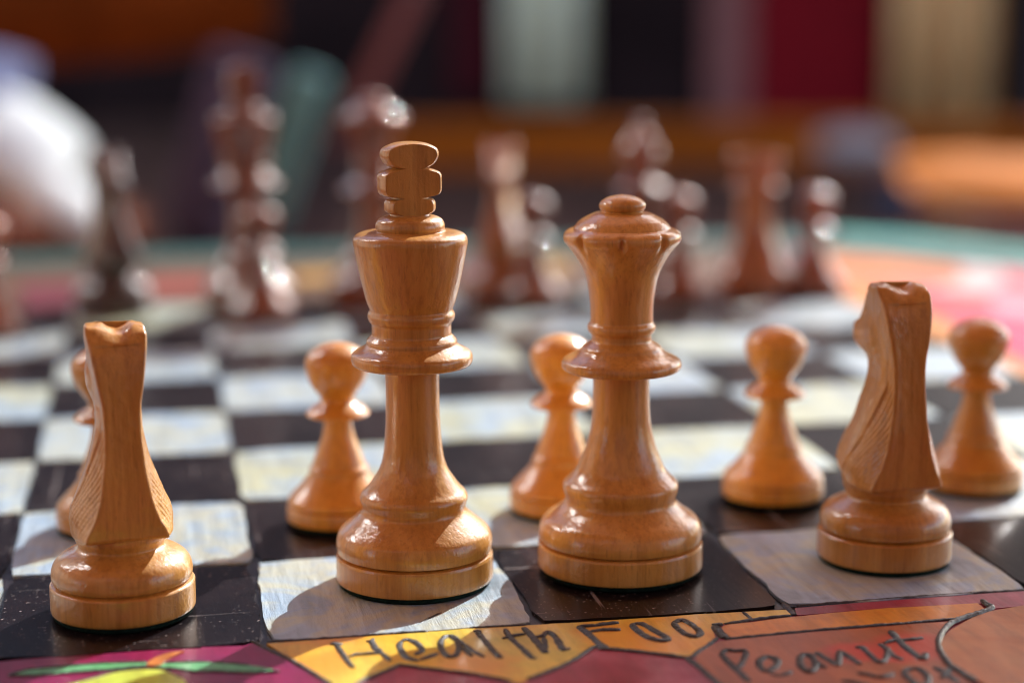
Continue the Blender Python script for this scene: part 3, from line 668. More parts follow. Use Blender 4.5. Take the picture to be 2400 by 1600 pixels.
    for k in range(m_ - 1):                                    # zip the last slit
        a, b = last[k], last[k + 1]
        c, d = last[n - k - 1], last[(n - k) % n]
        fs.append((a, b, c, d) if k > 0 else (a, b, c))
    fs.append(tuple(reversed(rings[0])))
    me = mesh('head', vs, fs)
    me.set_sharp_from_angle(angle=R(60)) if hasattr(me, 'set_sharp_from_angle') else None
    return me
ME['n_head'] = knight_head()
KNIGHT_PARTS = [('base', ME['n_base']), ('foot', ME['n_foot']), ('head', ME['n_head'])]
FELT = {k: felt(r) for k, r in (('k', 0.316), ('q', 0.338), ('p', 0.237), ('n', 0.277), ('b', 0.29), ('r', 0.30))}

# ------------------------------------------------------------------ the pieces
LW, PW, DW = M['light_wood'], M['pawn_wood'], M['dark_wood']
build_piece('chess_king', 'light wood king with flat cut cross finial, tallest piece in focus on a white square', 'chess piece', POS['K'], 0.10, KING_PARTS, LW, FELT['k'])
build_piece('chess_queen', 'light wood queen with notched coronet and small knob, on the black square beside the king', 'chess piece', POS['Q'], 0.653, QUEEN_PARTS, LW, FELT['q'])
build_piece('chess_knight', 'light wood knight seen straight from behind at far left on a black front square', 'chess piece', POS['KL'], R(9), KNIGHT_PARTS, LW, FELT['n'], 'light wood knights on the front row').scale = (0.99, 1, 0.965)
build_piece('chess_knight', 'light wood knight turned left with carved mane lines, on the grey white square at right', 'chess piece', POS['N'], R(3), KNIGHT_PARTS, LW, FELT['n'], 'light wood knights on the front row')
for key, lab in (('pa', 'light wood pawn mostly hidden behind the left knight'), ('pb', 'light wood pawn standing just behind and left of the king'),
                 ('pc', 'light wood pawn half hidden behind the left side of the queen'), ('pd', 'light wood pawn on a black square between the queen and the right knight'),
                 ('pe', 'light wood pawn at the right edge, behind the right knight')):
    build_piece('chess_pawn', lab, 'chess piece', POS[key], random.uniform(0, 6), PAWN_PARTS, PW, FELT['p'], 'light wood pawns on the second row')
build_piece('chess_king', 'blurred dark brown king, tallest piece on the far row, left of the near king', 'chess piece', POS['d_k'], 0.3, KING_PARTS, DW, FELT['k'], 'dark pieces on the far row', 1.06)
build_piece('chess_queen', 'blurred dark brown queen on the far row, just behind the near king cross', 'chess piece', POS['d_q'], 0.2, QUEEN_PARTS, DW, FELT['q'], 'dark pieces on the far row', 1.06)
build_piece('chess_knight', 'blurred nearly black knight at far left, left of the dark king', 'chess piece', POS['d_b0'], R(200), KNIGHT_PARTS, M['blackish_wood'], FELT['n'], 'dark pieces on the far row', 1.06)
build_piece('chess_knight', 'blurred dark knight, sunlit tone in its colour, seen between the near king and the near queen', 'chess piece', POS['d_b2'], R(160), KNIGHT_PARTS, M['sunlit_dark_wood'], FELT['n'], 'dark pieces on the far row', 1.06)
build_piece('chess_bishop', 'blurred dark brown bishop standing tall behind the near queen', 'chess piece', POS['d_n'], 0.0, BISHOP_PARTS, DW, FELT['b'], 'dark pieces on the far row', 1.06)
build_piece('chess_rook', 'blurred dark rook, sunlit tone in its colour, on the far row, right of the dark bishop', 'chess piece', POS['d_r'], 0.4, ROOK_PARTS, M['sunlit_dark_wood'], FELT['r'], 'dark pieces on the far row', 1.06)
for key, lab in (('d_p0', 'blurred dark brown pawn cut off by the left edge of the picture'), ('d_p1', 'blurred dark brown pawn standing in front of the dark king'),
                 ('d_p3', 'blurred dark brown pawn between the near king and queen, before a dark knight'), ('d_p4', 'blurred dark brown pawn just right of the near queen'),
                 ('d_p5', 'rightmost blurred dark brown pawn, beside the pink painted border')):
    build_piece('chess_pawn', lab, 'chess piece', POS[key], 0.0, PAWN_PARTS, DW, FELT['p'], 'dark pawns on the far side', 1.05)

# ------------------------------------------------------------------ painted table
TABLE_Z = -0.75
table = thing('painted_table', 'hand painted table with a chessboard and colourful food lettering along its border', 'table', (2 * S, 4 * S, TABLE_Z))
def tp(x, y, z=0.0):     # board squares -> table space (metres)
    return ((x - 2) * S, (y - 4) * S, z - TABLE_Z)

def film(name, pts, mat, top, thick=0.0003, label=None, bevel=True):
    """a coat of paint with its own edge: closed outline, raised by its thickness"""
    n = len(pts)
    vs = [tp(x, y, top) for x, y in pts] + [tp(x, y, top - thick) for x, y in pts]
    bm = bmesh.new()
    bv = [bm.verts.new(v) for v in vs]
    f = bm.faces.new(bv[:n])
    bmesh.ops.triangulate(bm, faces=[f])
    for i in range(n):
        j = (i + 1) % n
        bm.faces.new((bv[i], bv[n + i], bv[n + j], bv[j]))
    bmesh.ops.recalc_face_normals(bm, faces=bm.faces)
    me = bpy.data.meshes.new(name)
    bm.to_mesh(me); bm.free()
    # make sure the top faces up
    tops = [p for p in me.polygons if abs(p.normal.z) > 0.9]
    if tops and sum(p.normal.z for p in tops) < 0:
        me.flip_normals()
    o = link(name, me, mat, table)
    if label:
        o['label'] = label
    return o

def smooth_closed(pts, sub=4):
    n = len(pts); out = []
    for i in range(n):
        p0, p1, p2, p3 = pts[i - 1], pts[i], pts[(i + 1) % n], pts[(i + 2) % n]
        for k in range(sub):
            t = k / sub
            out.append(tuple(0.5 * (2 * p1[a] + (p2[a] - p0[a]) * t + (2 * p0[a] - 5 * p1[a] + 4 * p2[a] - p3[a]) * t * t + (3 * p1[a] - p0[a] - 3 * p2[a] + p3[a]) * t ** 3) for a in (0, 1)))
    return out

def stroke(bm, pts, width, z, height, rnd, taper=True):
    """a raised bead of outliner paint along a line"""
    P = []
    for i in range(len(pts) - 1):
        p0 = pts[max(0, i - 1)]; p1 = pts[i]; p2 = pts[i + 1]; p3 = pts[min(len(pts) - 1, i + 2)]
        L = math.hypot(p2[0] - p1[0], p2[1] - p1[1])
        m = max(2, int(L / 0.012))
        for k in range(m):
            t = k / m
            P.append([0.5 * (2 * p1[a] + (p2[a] - p0[a]) * t + (2 * p0[a] - 5 * p1[a] + 4 * p2[a] - p3[a]) * t * t + (3 * p1[a] - p0[a] - 3 * p2[a] + p3[a]) * t ** 3) for a in (0, 1)])
    P.append(list(pts[-1]))
    n = len(P); K = 6
    rows = []
    for i, (x, y) in enumerate(P):
        a = P[max(0, i - 1)]; b = P[min(n - 1, i + 1)]
        dx, dy = b[0] - a[0], b[1] - a[1]
        l = math.hypot(dx, dy) or 1
        nx, ny = -dy / l, dx / l
        e = min(1, (i + 0.6) / 2.5, (n - i - 0.4) / 2.5) if taper else 1
        w = width * 0.62 * (0.55 + 0.45 * e) * (1 + 0.28 * noise.noise(Vector((x * 30, y * 30, rnd))))
        hh = height * (0.5 + 0.5 * e) * (1 + 0.5 * noise.noise(Vector((x * 45, y * 45, rnd + 7))))
        row = []
        for k in range(K + 1):
            t = -1 + 2 * k / K
            row.append(bm.verts.new(tp(x + nx * w * t, y + ny * w * t, z + hh * math.sqrt(max(0, 1 - t * t)) - 0.00005)))
        rows.append(row)
    for r0, r1 in zip(rows, rows[1:]):
        for k in range(K):
            f = bm.faces.new((r0[k], r0[k + 1], r1[k + 1], r1[k])); f.smooth = True
    for r in (rows[0], rows[-1]):
        try:
            bm.faces.new(r)
        except ValueError:
            pass

def strokes(name, items, mat, z, height, label=None):
    bm = bmesh.new()
    for i, (w, pts) in enumerate(items):
        stroke(bm, pts, w, z, height, i * 3.1)
    bmesh.ops.recalc_face_normals(bm, faces=bm.faces)
    me = bpy.data.meshes.new(name)
    bm.to_mesh(me); bm.free()
    o = link(name, me, mat, table)
    if label:
        o['label'] = label
    return o

# table body: octagonal top, rim, pedestal
TOP = [(-5.0, 11.35), (7.0, 11.30), (9.6, 8.0), (9.6, -1.2), (7.2, -3.6), (-3.4, -3.6), (-5.8, -1.2), (-5.8, 10.2)]
def slab(name, pts, z1, z0, mat):
    n = len(pts)
    vs = [tp(x, y, z1) for x, y in pts] + [tp(x, y, z0) for x, y in pts]
    fs = [tuple(range(n)), tuple(range(2 * n - 1, n - 1, -1))] + [(i, i + n, (i + 1) % n + n, (i + 1) % n) for i in range(n)]
    return link(name, mesh(name, vs, fs, False), mat, table)
slab('tabletop', TOP, -0.0006, -0.028, M['groove'])
bm = bmesh.new()
n = len(TOP)
inner = [(2 + (x - 2) * 0.885, 4 + (y - 4) * 0.885) for x, y in TOP]
a_ = [bm.verts.new(tp(x, y, 0.0009)) for x, y in TOP]; b_ = [bm.verts.new(tp(x, y, 0.0009)) for x, y in inner]
c_ = [bm.verts.new(tp(x, y, -0.0006)) for x, y in TOP]
for i in range(n):
    j = (i + 1) % n
    bm.faces.new((a_[i], a_[j], b_[j], b_[i])); bm.faces.new((a_[i], c_[i], c_[j], a_[j]))
bmesh.ops.recalc_face_normals(bm, faces=bm.faces)
me = bpy.data.meshes.new('rim_band'); bm.to_mesh(me); bm.free()
rim = link('rim_band', me, M['teal'], table); rim['label'] = 'teal painted band along the table edge, darkened for shade'
def cyl(name, r0, r1, z0, z1, mat, seg=32):
    vs = []; fs = []
    for z, r in ((z0, r0), (z1, r1)):
        for k in range(seg):
            a = 2 * math.pi * k / seg
            vs.append((r * math.cos(a), r * math.sin(a), z))
    for k in range(seg):
        fs.append((k, (k + 1) % seg, seg + (k + 1) % seg, seg + k))
    fs.append(tuple(range(seg - 1, -1, -1))); fs.append(tuple(range(seg, 2 * seg)))
    return link(name, mesh(name, vs, fs, False), mat, table)
cyl('pedestal', 0.045, 0.035, 0.03, -TABLE_Z - 0.03, M['dark_wood'])
cyl('foot', 0.24, 0.20, 0.0, 0.03, M['dark_wood'])

# squares: wavy hand painted outlines
rs = random.Random(5)
def corner(i, j):
    r = random.Random(i * 131 + j * 17 + 3)
    return (i + r.uniform(-0.014, 0.014), j + (r.uniform(-0.012, 0.012) if 0 < j < 8 else 0))
def edge_pts(a, b, seed, inset):
    r = random.Random(seed)
    out = []
    for k in range(14):
        t = k / 14
        x = a[0] + (b[0] - a[0]) * t; y = a[1] + (b[1] - a[1]) * t
        out.append((x, y))
    return out
for i in range(-2, 6):
    for j in range(8):
        cs = [corner(i, j), corner(i + 1, j), corner(i + 1, j + 1), corner(i, j + 1)]
        cx, cy = i + 0.5, j + 0.5
        light = (i + j) % 2 == 1
        pts = []
        for k in range(4):
            pts += edge_pts(cs[k], cs[(k + 1) % 4], 0, 0)
        q = []
        for x, y in pts:
            dx, dy = x - cx, y - cy
            g = 0.990 if light else 0.972
            rr = max(abs(dx), abs(dy))
            wob = 0.017 * noise.noise(Vector((x * 5.0, y * 5.0, 3.3 if light else 8.8))) + 0.008 * noise.noise(Vector((x * 19.0, y * 19.0, i + j)))
            # corners a little rounded
            c = 1 - 0.035 * max(0, (math.hypot(dx, dy) / 0.707 - 0.86) / 0.14)
            q.append((cx + dx * (g + wob * 2) * c, cy + dy * (g + wob * 2) * c))
        film('light_square' if light else 'dark_square', q, (M['cream'] if rs.random() < 0.3 else M['white']) if light else M['black'], 0.00035 if light else 0.0002, 0.0008)

Z1 = 0.0001
film('paint_panel', MAGENTA, M['magenta'], Z1, 0.0006, 'magenta painted panel with a green leaf and a lime')
film('paint_panel', [(-5.2, -1.02), (-3.4, -3.2), (1.25, -3.2), (1.25, -1.02)], M['purple'], -0.0001, 0.0004, 'purple painted panel along the near table edge')
film('paint_panel', [(1.0, -0.3), (1.3, -1.0), (1.3, -3.2), (7.0, -3.2), (9.0, -1.1), (6.0, -0.02), (4.2, -0.02), (4.0, -0.1), (2.2, -0.1), (1.6, -0.16)], M['crimson'], 0.0, 0.0005, 'crimson painted panel under the yellow lettering banner')
film('paint_panel', BANNER, M['yellow'], 0.0002, 0.0007, 'yellow painted banner carrying the words Health Food')
film('paint_panel', THIN, M['crimson'], 0.0002, 0.0007, 'thin crimson painted strip below the right white square')
film('paint_panel', STRIPE, M['orange'], 0.0003, 0.0008, 'long orange painted stripe with rounded ends')
film('paint_panel', PEANUT, M['peanut'], 0.0002, 0.0007, 'rust orange painted panel carrying the word Peanut')
film('paint_panel', DISC, M['bread'], 0.0004, 0.0009, 'round tan painted shape at the lower right corner')
film('paint_panel', smooth_closed(LIME), M['lime'], 0.0003, 0.0008, 'lime green painted fruit at the lower left edge')
film('paint_panel', LEAF_L, M['green'], 0.00025, 0.0007, 'pale green painted leaf left of the stem')
film('paint_panel', LEAF_R, M['green'], 0.00025, 0.0007, 'pale green painted leaf right of the stem')
film('paint_panel', STEM, M['stem'], 0.0004, 0.0009, 'orange painted stem above the lime')
strokes('outline', [(w, p) for n_, w, p in OUTLINES if n_ == 'outline'], M['line'], 0.0002, 0.00035)
strokes('edge_bead', [(w, p) for n_, w, p in OUTLINES if n_ != 'outline'], M['silver_line'], 0.0004, 0.0007)
strokes('lettering', WORD1, M['line'], 0.0002, 0.0005, 'black hand lettering reading Health Food')
strokes('lettering', WORD2, M['line'], 0.0002, 0.0005, 'black hand lettering reading Peanut')
# borders beyond the board
film('paint_panel', [(-5.3, 8.1), (5.9, 8.1), (6.7, 10.9), (-4.6, 10.9)], M['tan'], 0.0, 0.0005, 'tan painted border beyond the far row, darkened for shade')
film('paint_panel', [(6.05, -1.2), (9.1, -1.0), (9.1, 7.8), (6.8, 10.6), (6.0, 8.1)], M['pinkish'], 0.0, 0.0005, 'pink painted border right of the board')
film('paint_panel', [(-5.5, -1.0), (-2.06, -1.0), (-2.06, 8.0), (-5.5, 10.0)], M['rose'], 0.0, 0.0005, 'rose painted border left of the board, darkened for shade')
FM = dict(F_TEAL='teal_glare', F_ORANGE='deep_orange', F_CORAL='coral', F_GREY='slate', F_WHITE='off_white', F_PINK='pinkish', F_RED='bright_red', F_LILAC='lilac', F_MAGENTA='hot_pink', F_AMBER='amber', F_SALMON='shaded_salmon', F_ROSE='rose', F_TAN='tan', F_GOLD='gold', F_GOLD2='gold', F_ROSE2='rose')
for k, (nm, pts) in enumerate(FAR.items()):
    film('paint_panel', pts, M[FM[nm]], 0.0013 if nm == 'F_TEAL' else 0.0003 + 0.00003 * k, 0.0006, FM[nm].replace('_', ' ') + ' painted patch on the border past the board')

# ------------------------------------------------------------------ terrace behind the table
FLOOR = TABLE_Z
def mat_reflector(name):
    m, nt, p = new_mat(name)
    p.inputs['Base Color'].default_value = (0.012, 0.015, 0.018, 1)
    p.inputs['Roughness'].default_value = 0.20
    p.inputs['IOR'].default_value = 1.85
    v = tex_coord(nt, (1, 1, 1))
    nt.links.new(bump(nt, noise_tex(nt, v, 1.2, 2), 0.05, 0.02), p.inputs['Normal'])
    return m
VX = Vector((FW.x, FW.y, 0)).normalized()       # the terrace runs along this axis, the house stands across it
LX = Vector((VX.y, -VX.x, 0))
def place(d, u, z):                              # d metres out along the terrace, u metres to the right
    return Vector((CAM.x, CAM.y, 0)) + VX * d + LX * u + Vector((0, 0, z))
TER = math.atan2(-VX.x, VX.y)                    # heading of the terrace axis

def box_me(name, sx, sy, sz, bev=0.0, seg=2):
    bm = bmesh.new()
    bmesh.ops.create_cube(bm, size=1)
    for v in bm.verts:
        v.co = Vector((v.co.x * sx, v.co.y * sy, (v.co.z + 0.5) * sz))
    if bev:
        bmesh.ops.bevel(bm, geom=list(bm.edges), offset=bev, segments=seg, affect='EDGES', profile=0.5)
    me = bpy.data.meshes.new(name)
    bm.to_mesh(me); bm.free()
    return me

def part_box(name, mat, parent, u, v, z, sx, sy, sz, bev=0.0, rx=0.0, ry=0.0, label=None, seg=2):
    o = link(name, box_me(name, sx, sy, sz, bev, seg), mat, parent, (u, v, z))
    o.rotation_euler = (rx, ry, 0)
    if bev:
        for p in o.data.polygons:
            p.use_smooth = seg > 2
    if label:
        o['label'] = label
    return o

def pillow_me(name, sx, sy, sz, n=24, power=2.6):
    vs, fs = [], []
    for i in range(n + 1):
        for j in range(n + 1):
            u = -1 + 2 * i / n; v = -1 + 2 * j / n
            vs.append((u * sx / 2 * (1 - 0.07 * v * v), v * sy / 2 * (1 - 0.07 * u * u), 0))
    prof = lambda u, v: (max(0, (1 - abs(u) ** power) * (1 - abs(v) ** power))) ** 0.5
    top = [(x, y, sz / 2 * prof(-1 + 2 * (k // (n + 1)) / n, -1 + 2 * (k % (n + 1)) / n) + 0.004 * noise.noise(Vector((x * 20, y * 20, 1)))) for k, (x, y, z) in enumerate(vs)]
    bot = [(x, y, -sz / 2 * prof(-1 + 2 * (k // (n + 1)) / n, -1 + 2 * (k % (n + 1)) / n)) for k, (x, y, z) in enumerate(vs)]
    N = (n + 1) ** 2
    for i in range(n):
        for j in range(n):
            a = i * (n + 1) + j
            fs.append((a, a + n + 1, a + n + 2, a + 1)); fs.append((N + a, N + a + 1, N + a + n + 2, N + a + n + 1))
    for k in range(n):
        for a, b in ((k, k + 1), (n * (n + 1) + k, n * (n + 1) + k + 1), (k * (n + 1), (k + 1) * (n + 1)), (k * (n + 1) + n, (k + 1) * (n + 1) + n)):
            fs.append((a, b, N + b, N + a))
    return mesh(name, top + bot, fs)

M['floor'] = mat_plain('terrace_floor', (0.085, 0.035, 0.022), 0.8, 0.35, 3)
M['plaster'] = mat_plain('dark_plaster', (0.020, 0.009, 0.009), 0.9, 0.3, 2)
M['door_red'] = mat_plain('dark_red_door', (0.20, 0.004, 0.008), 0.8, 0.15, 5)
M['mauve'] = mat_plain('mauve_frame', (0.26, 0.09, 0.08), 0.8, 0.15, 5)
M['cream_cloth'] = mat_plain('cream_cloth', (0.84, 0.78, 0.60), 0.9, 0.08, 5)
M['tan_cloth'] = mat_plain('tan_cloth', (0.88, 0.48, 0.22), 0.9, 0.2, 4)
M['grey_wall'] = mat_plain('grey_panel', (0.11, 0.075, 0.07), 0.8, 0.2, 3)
M['bench_wood'] = mat_plain('bench_wood', (0.40, 0.085, 0.004), 0.8, 0.3, 5)
M['orange_cloth'] = mat_plain('orange_cloth', (0.62, 0.17, 0.003), 0.8, 0.2, 6)
M['blue_cloth'] = mat_plain('blue_grey_cloth', (0.045, 0.045, 0.07), 0.8, 0.2, 6)
M['pink_cloth'] = mat_plain('pink_cloth', (0.50, 0.25, 0.24), 0.8, 0.2, 6)
M['grey_cloth'] = mat_plain('grey_cloth', (0.36, 0.29, 0.27), 0.8, 0.2, 6)
M['white_cloth'] = mat_plain('white_cloth', (0.84, 0.88, 0.84), 0.85, 0.05, 6)
M['teal_cloth'] = mat_plain('teal_cloth', (0.15, 0.30, 0.28), 0.8, 0.2, 12)
M['navy'] = mat_plain('navy_cloth', (0.012, 0.012, 0.03), 0.8, 0.2, 12)
M['violet_cloth'] = mat_plain('violet_grey_cloth', (0.10, 0.07, 0.11), 0.8, 0.2, 12)
M['cream_plaster'] = mat_plain('cream_plaster', (0.66, 0.55, 0.42), 0.85, 0.1, 2)
M['pane'] = mat_reflector('reflector_glass')  # added reflector surface, makes sun highlights on the pieces
M['pale_blue'] = mat_plain('pale_blue_cloth', (0.42, 0.46, 0.62), 0.85, 0.1, 6)
M['shutter_red'] = mat_plain('dark_shutter', (0.07, 0.006, 0.010), 0.8, 0.15, 5)
M['blocker'] = mat_plain('blocker_boards', (0.05, 0.025, 0.018), 0.8, 0.3, 4)
CANOPY_COL = (0.72, 0.36, 0.24)
M['chair_wood'] = mat_plain('chair_wood', (0.22, 0.058, 0.010), 0.8, 0.3, 6)

g = bpy.data.meshes.new('floor')
e = 60
g.from_pydata([(-e, -e, FLOOR), (e, -e, FLOOR), (e, e, FLOOR), (-e, e, FLOOR)], [], [(0, 1, 2, 3)])
fo = link('floor', g, M['floor'])
fo['kind'] = 'structure'

D0 = 14.4
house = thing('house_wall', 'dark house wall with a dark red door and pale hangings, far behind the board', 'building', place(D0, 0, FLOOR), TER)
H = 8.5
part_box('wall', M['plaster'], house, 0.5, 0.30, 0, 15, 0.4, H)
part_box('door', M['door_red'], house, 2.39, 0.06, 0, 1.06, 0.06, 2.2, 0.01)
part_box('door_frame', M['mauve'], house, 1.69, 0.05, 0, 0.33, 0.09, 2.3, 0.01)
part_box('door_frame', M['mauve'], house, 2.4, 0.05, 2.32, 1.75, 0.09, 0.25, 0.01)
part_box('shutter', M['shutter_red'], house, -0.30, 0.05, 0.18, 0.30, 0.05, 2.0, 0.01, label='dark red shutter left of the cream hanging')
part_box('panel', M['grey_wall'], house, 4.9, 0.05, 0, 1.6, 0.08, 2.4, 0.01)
def hanging(name, mat, u, w, z0, z1, label, folds):
    vs, fs = [], []
    n = 60
    for i in range(n + 1):
        x = -w / 2 + w * i / n
        y = -0.09 - 0.075 * math.sin(i / n * folds * 2 * math.pi + 0.6 * math.sin(i * 0.31))
        for z in (z0, z1):
            vs.append((x, y, z)); vs.append((x, y + 0.006, z))
    for i in range(n):
        a = 4 * i
        fs += [(a, a + 4, a + 6, a + 2), (a + 1, a + 3, a + 7, a + 5), (a, a + 1, a + 5, a + 4), (a + 2, a + 6, a + 7, a + 3)]
    fs += [(0, 2, 3, 1), (4 * n, 4 * n + 1, 4 * n + 3, 4 * n + 2)]
    o = link(name, mesh(name, vs, fs), mat, None, place(D0 - 0.05, u, FLOOR), TER)
    o['label'] = label; o['category'] = 'curtain'
hanging('curtain', M['cream_cloth'], 0.26, 0.62, 0.15, 2.4, 'blurred cream curtain hanging on the dark wall behind the near queen', 3)
hanging('curtain', M['tan_cloth'], 3.32, 0.80, 0.02, 2.6, 'blurred tan curtain hanging right of the dark red door', 3)

b = thing('wooden_bench', 'blurred low orange brown wooden bench before the dark wall', 'bench', place(9.0, 1.05, FLOOR), TER)
part_box('seat', M['bench_wood'], b, 0, 0, 0.27, 3.5, 0.42, 0.05, 0.01)
part_box('apron', M['bench_wood'], b, 0, -0.19, 0.11, 3.44, 0.03, 0.16, 0.004)
for sx in (-1, 1):
    for sy in (-1, 1):
        part_box('leg', M['bench_wood'], b, sx * 1.66, sy * 0.15, 0, 0.07, 0.07, 0.27, 0.005)

def mat_canopy(name, col, trans):
    m = bpy.data.materials.new(name)
    m.use_nodes = True
    nt = m.node_tree
    nt.nodes.remove(nt.nodes['Principled BSDF'])
    d = nt.nodes.new('ShaderNodeBsdfDiffuse'); t = nt.nodes.new('ShaderNodeBsdfTranslucent'); a = nt.nodes.new('ShaderNodeMixShader')
    w = noise_tex(nt, tex_coord(nt, (1, 1, 1)), 30, 4)
    c = ramp(nt, w, ((0.3, tuple(x * 0.85 for x in col)), (0.7, col)))
    nt.links.new(c, d.inputs[0]); nt.links.new(c, t.inputs[0])
    a.inputs[0].default_value = trans
    nt.links.new(d.outputs[0], a.inputs[1]); nt.links.new(t.outputs[0], a.inputs[2])
    nt.links.new(a.outputs[0], nt.nodes['Material Output'].inputs[0])
    return m
M['thin_white'] = mat_canopy('thin_white_cloth', (0.85, 0.87, 0.86), 0.6)
def soft(name, mat, d, u, z, size, rot, label, cat):
    o = link(name, pillow_me(name, *size), mat, None, place(d, u, z))
    o.rotation_euler = (rot[0], rot[1], TER + rot[2])
    o['label'] = label; o['category'] = cat
    return o

def stool(d, u, h, w, label):
    t = thing('stool', label, 'stool', place(d, u, FLOOR), TER)
    part_box('seat', M['dark_wood'], t, 0, 0, h - 0.04, w, w, 0.04, 0.01)
    for sx in (-1, 1):
        for sy in (-1, 1):
            part_box('leg', M['dark_wood'], t, sx * w * 0.42, sy * w * 0.42, 0, 0.035, 0.035, h - 0.04, 0.004)
stool(2.5, 0.70, 0.605, 0.26, 'dark low stool under the orange cushion')
soft('cushion', M['orange_cloth'], 2.5, 0.70, -0.112, (0.34, 0.20, 0.045), (R(12), R(3), 0), 'blurred bright orange cushion at the right edge', 'cushion')
stool(8.0, 1.50, 0.20, 0.42, 'dark low stool under the grey bag')
soft('bag', M['grey_cloth'], 8.0, 1.50, -0.47, (0.34, 0.28, 0.13), (R(10), 0, 0), 'blurred pale grey bag below the dark red door', 'bag')
stool(5.0, 1.12, 0.24, 0.30, 'small dark stool under the blue grey cushion')
soft('cushion', M['blue_cloth'], 5.0, 1.10, -0.42, (0.22, 0.22, 0.13), (R(15), 0, 0.2), 'blurred blue grey cushion left of the orange one', 'cushion')
stool(4.0, 1.12, 0.20, 0.30, 'small dark stool under the pinkish cushion')
soft('cushion', M['pink_cloth'], 4.0, 1.14, -0.46, (0.26, 0.26, 0.16), (R(12), 0, 0), 'blurred pinkish cushion low at the right edge', 'cushion')

# chairs close behind the table on the left
c = thing('wooden_chair', 'blurred orange brown wooden chair with a wide curved backrest at top left', 'chair', place(2.7, -0.70, FLOOR), TER + 0.1)
vs, fs = [], []
n = 40
for i in range(n + 1):
    a = -1 + 2 * i / n
    x = a * 0.36
    y = 0.16 * a * a
    zb = 0.795 + 0.035 * (a + 0.1) ** 2
    zt = 1.08 - 0.05 * a * a
    for yy in (y, y + 0.025):
        vs.append((x, -yy, zb)); vs.append((x, -yy, zt))
for i in range(n):
    a = 4 * i
    fs += [(a, a + 4, a + 5, a + 1), (a + 2, a + 3, a + 7, a + 6), (a, a + 2, a + 6, a + 4), (a + 1, a + 5, a + 7, a + 3)]
fs += [(0, 1, 3, 2), (4 * n, 4 * n + 2, 4 * n + 3, 4 * n + 1)]
link('backrest', mesh('backrest', vs, fs), M['chair_wood'], c)
part_box('seat', M['chair_wood'], c, 0, -0.25, 0.42, 0.48, 0.46, 0.04, 0.01)
for sx in (-1, 1):
    part_box('leg', M['chair_wood'], c, sx * 0.21 - 0.06, -0.04, 0, 0.04, 0.04, 0.84 if sx < 0 else 0.42, 0.005)
    part_box('leg', M['chair_wood'], c, sx * 0.21, -0.45, 0, 0.04, 0.04, 0.42, 0.005)

def slant_chair(name, label, d, u, mat, w, lean, zc, length, frame_mat, thick=0.03):
    t = thing(name, label, 'chair', place(d, u, FLOOR), TER)
    part_box('backrest', mat, t, 0, 0, zc - FLOOR - length / 2, w, thick, length, 0.012, 0, lean, seg=3)
    zb_ = zc - FLOOR - length / 2
    k_ = (zb_ - 0.44) * math.tan(lean)
    rail = part_box('rail', frame_mat, t, -k_, 0, 0.42, w * 0.6, thick * 0.8, (zb_ - 0.38) / math.cos(lean), 0.004, 0, lean)
    part_box('seat', frame_mat, t, -0.05 - k_, -0.2, 0.40, 0.42, 0.40, 0.04, 0.01)
    for sx in (-1, 1):
        for sy in (-0.03, -0.38):
            part_box('leg', frame_mat, t, sx * 0.18 - 0.05 - k_, sy, 0, 0.03, 0.03, 0.40, 0.004)
    return t
slant_chair('folding_chair', 'blurred chair with a slanted teal backrest behind the dark king', 2.2, -0.303, M['teal_cloth'], 0.050, R(20), -0.035, 0.20, M['navy'])
slant_chair('folding_chair', 'blurred chair with a slanted violet grey backrest left of the dark king', 2.3, -0.40, M['violet_cloth'], 0.085, R(17), -0.04, 0.24, M['navy'])
slant_chair('folding_chair', 'blurred chair with a slanted mauve backrest right of the teal one', 2.6, -0.245, M['mauve'], 0.030, R(27), 0.06, 0.26, M['navy'])
soft('cushion', M['white_cloth'], 2.0, -0.530, -0.022, (0.115, 0.125, 0.055), (R(38), R(36), 0.1), 'blurred bright white cushion leaning at the left edge, left of the dark knight', 'cushion')
stool(2.03, -0.545, 0.655, 0.24, 'dark tall stool under the white cushion at the left edge')
stool(2.36, -0.72, 0.70, 0.22, 'dark tall stool under the pale blue cushion at the left edge')
soft('cushion', M['pale_blue'], 2.3, -0.68, 0.025, (0.16, 0.14, 0.06), (R(50), R(10), 0.1), 'blurred pale blue cushion corner at the left edge above the white one', 'cushion')
soft('bag', M['white_cloth'], 1.9, -0.455, -0.075, (0.075, 0.07, 0.04), (R(35), R(30), 0.4), 'small blurred white pouch just below the white cushion at left', 'bag')

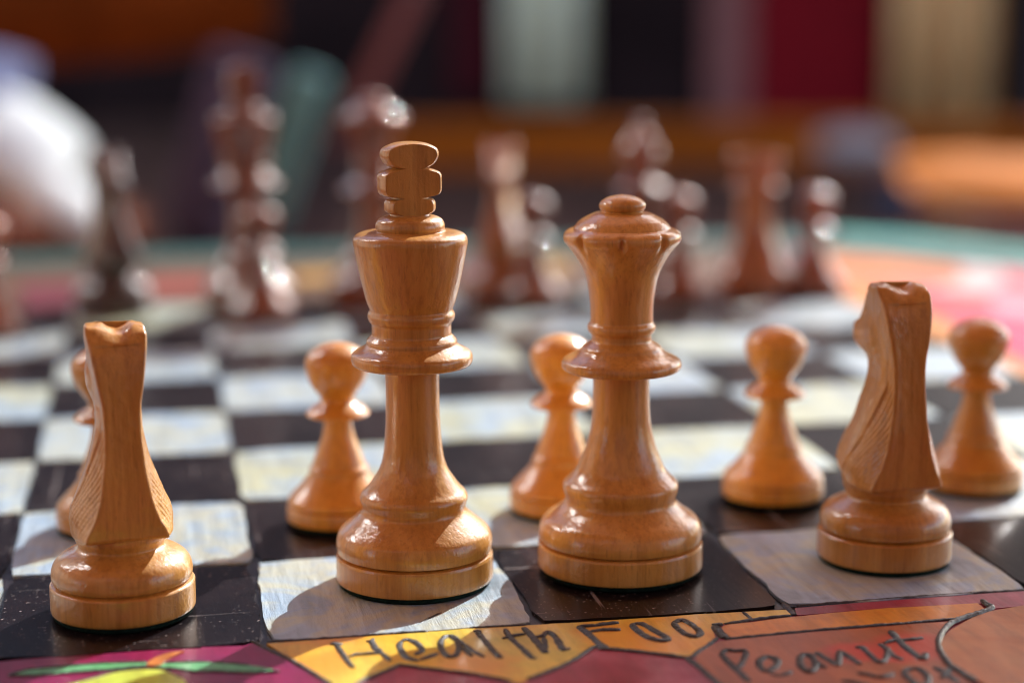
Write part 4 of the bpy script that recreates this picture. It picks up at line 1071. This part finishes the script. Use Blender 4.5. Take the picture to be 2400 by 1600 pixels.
# ------------------------------------------------------------------ parasol over the table and fence behind the viewer, all added unseen to shape the light
M['canopy'] = mat_canopy('terracotta_canopy', CANOPY_COL, 0.6)  # added cloth overhead, filters warm light onto the board
def lightscreen(name, a, nn, z_edge, half, rise, label, pole_off):
    """square parasol turned towards the sun; a along the sun's heading, nn across it (metres)"""
    dx, dy = SUN_AZ.x, SUN_AZ.y
    c = Vector((dx * a + dy * nn, dy * a - dx * nn, FLOOR))
    t = thing(name, label, 'lightscreen', c, math.atan2(dy, dx))
    N = 16; vs, fs = [], []
    for i in range(N + 1):
        for j in range(N + 1):
            u = -1 + 2 * i / N; v = -1 + 2 * j / N
            m = max(abs(u), abs(v))
            sag = 0.03 * (1 - (min(abs(u), abs(v)) / max(m, 1e-6)) ** 2) * m
            vs.append((u * half, v * half, z_edge - FLOOR + rise * (1 - m) - sag * (1 - m)))
    for i in range(N):
        for j in range(N):
            k = i * (N + 1) + j
            fs.append((k, k + N + 1, k + N + 2, k + 1))
    link('canopy', mesh('canopy', vs, fs), M['canopy'], t)
    link('pole', box_me('pole', 0.05, 0.05, z_edge - FLOOR + rise, 0.01), M['dark_wood'], t, (pole_off[0], pole_off[1], 0))
    return t
lightscreen('lightscreen', 0.636, 0.077 + 1.2, 1.02, 1.2, 0.45, 'square terracotta cloth parasol above the table, added unseen to shade the right pieces', (0, 0))
lightscreen('lightscreen', 0.25, 0.42, 1.13, 1.2, 0.45, 'upper terracotta cloth parasol right above the board, added unseen to warm the shade', (0, 0.9))
lightscreen('lightscreen', -1.22, -1.13, 1.02, 1.2, 0.45, 'square terracotta cloth parasol above the viewer, added unseen to warm the light', (0, 0))
nh = thing('unseen_house', 'sunlit cream house added unseen left of the terrace, reflectors turned to throw sun on the pieces', 'building', (-3.3, 1.6, FLOOR))  # added unseen as a second light source by reflected sun
part_box('wall', M['cream_plaster'], nh, -0.2, 2.6, 0, 0.4, 9.0, 7.5)
for wy, wz in ((-0.3, 3.5), (1.75, 3.5), (-0.3, 5.95), (1.75, 5.95)):
    fr = part_box('reflector_frame', M['mauve'], nh, 0.01, wy, wz - 1.15, 0.06, 1.95, 2.3, 0.01)
    # each reflector is turned to throw the sun onto the board
    c_ = Vector((-3.3 + 0.2, 1.6 + wy, FLOOR + wz))
    nrm = (sun_dir + (Vector((0.11, 0.15, 0)) - c_).normalized()).normalized()
    pane = link('pane', box_me('pane', 0.012, 1.8, 2.1), M['pane'], fr, (0.2, 0, 0.10))
    pane.rotation_euler = (0, math.asin(-nrm.z), math.atan2(nrm.y, nrm.x))
f = thing('blocker', 'tall dark brown board fence added unseen behind the viewer to darken the piece fronts', 'blocker', place(-2.2, 0.1, FLOOR), TER)  # added unseen to keep light off the fronts of the pieces
for k in range(46):
    part_box('board', M['blocker'], f, -4.6 + k * 0.205, 0, 0, 0.19, 0.025, 3.2 + 0.02 * (k % 3), 0.004)
part_box('rail', M['blocker'], f, 0, 0.04, 0.5, 9.4, 0.05, 0.08)
part_box('rail', M['blocker'], f, 0, 0.04, 1.9, 9.4, 0.05, 0.08)
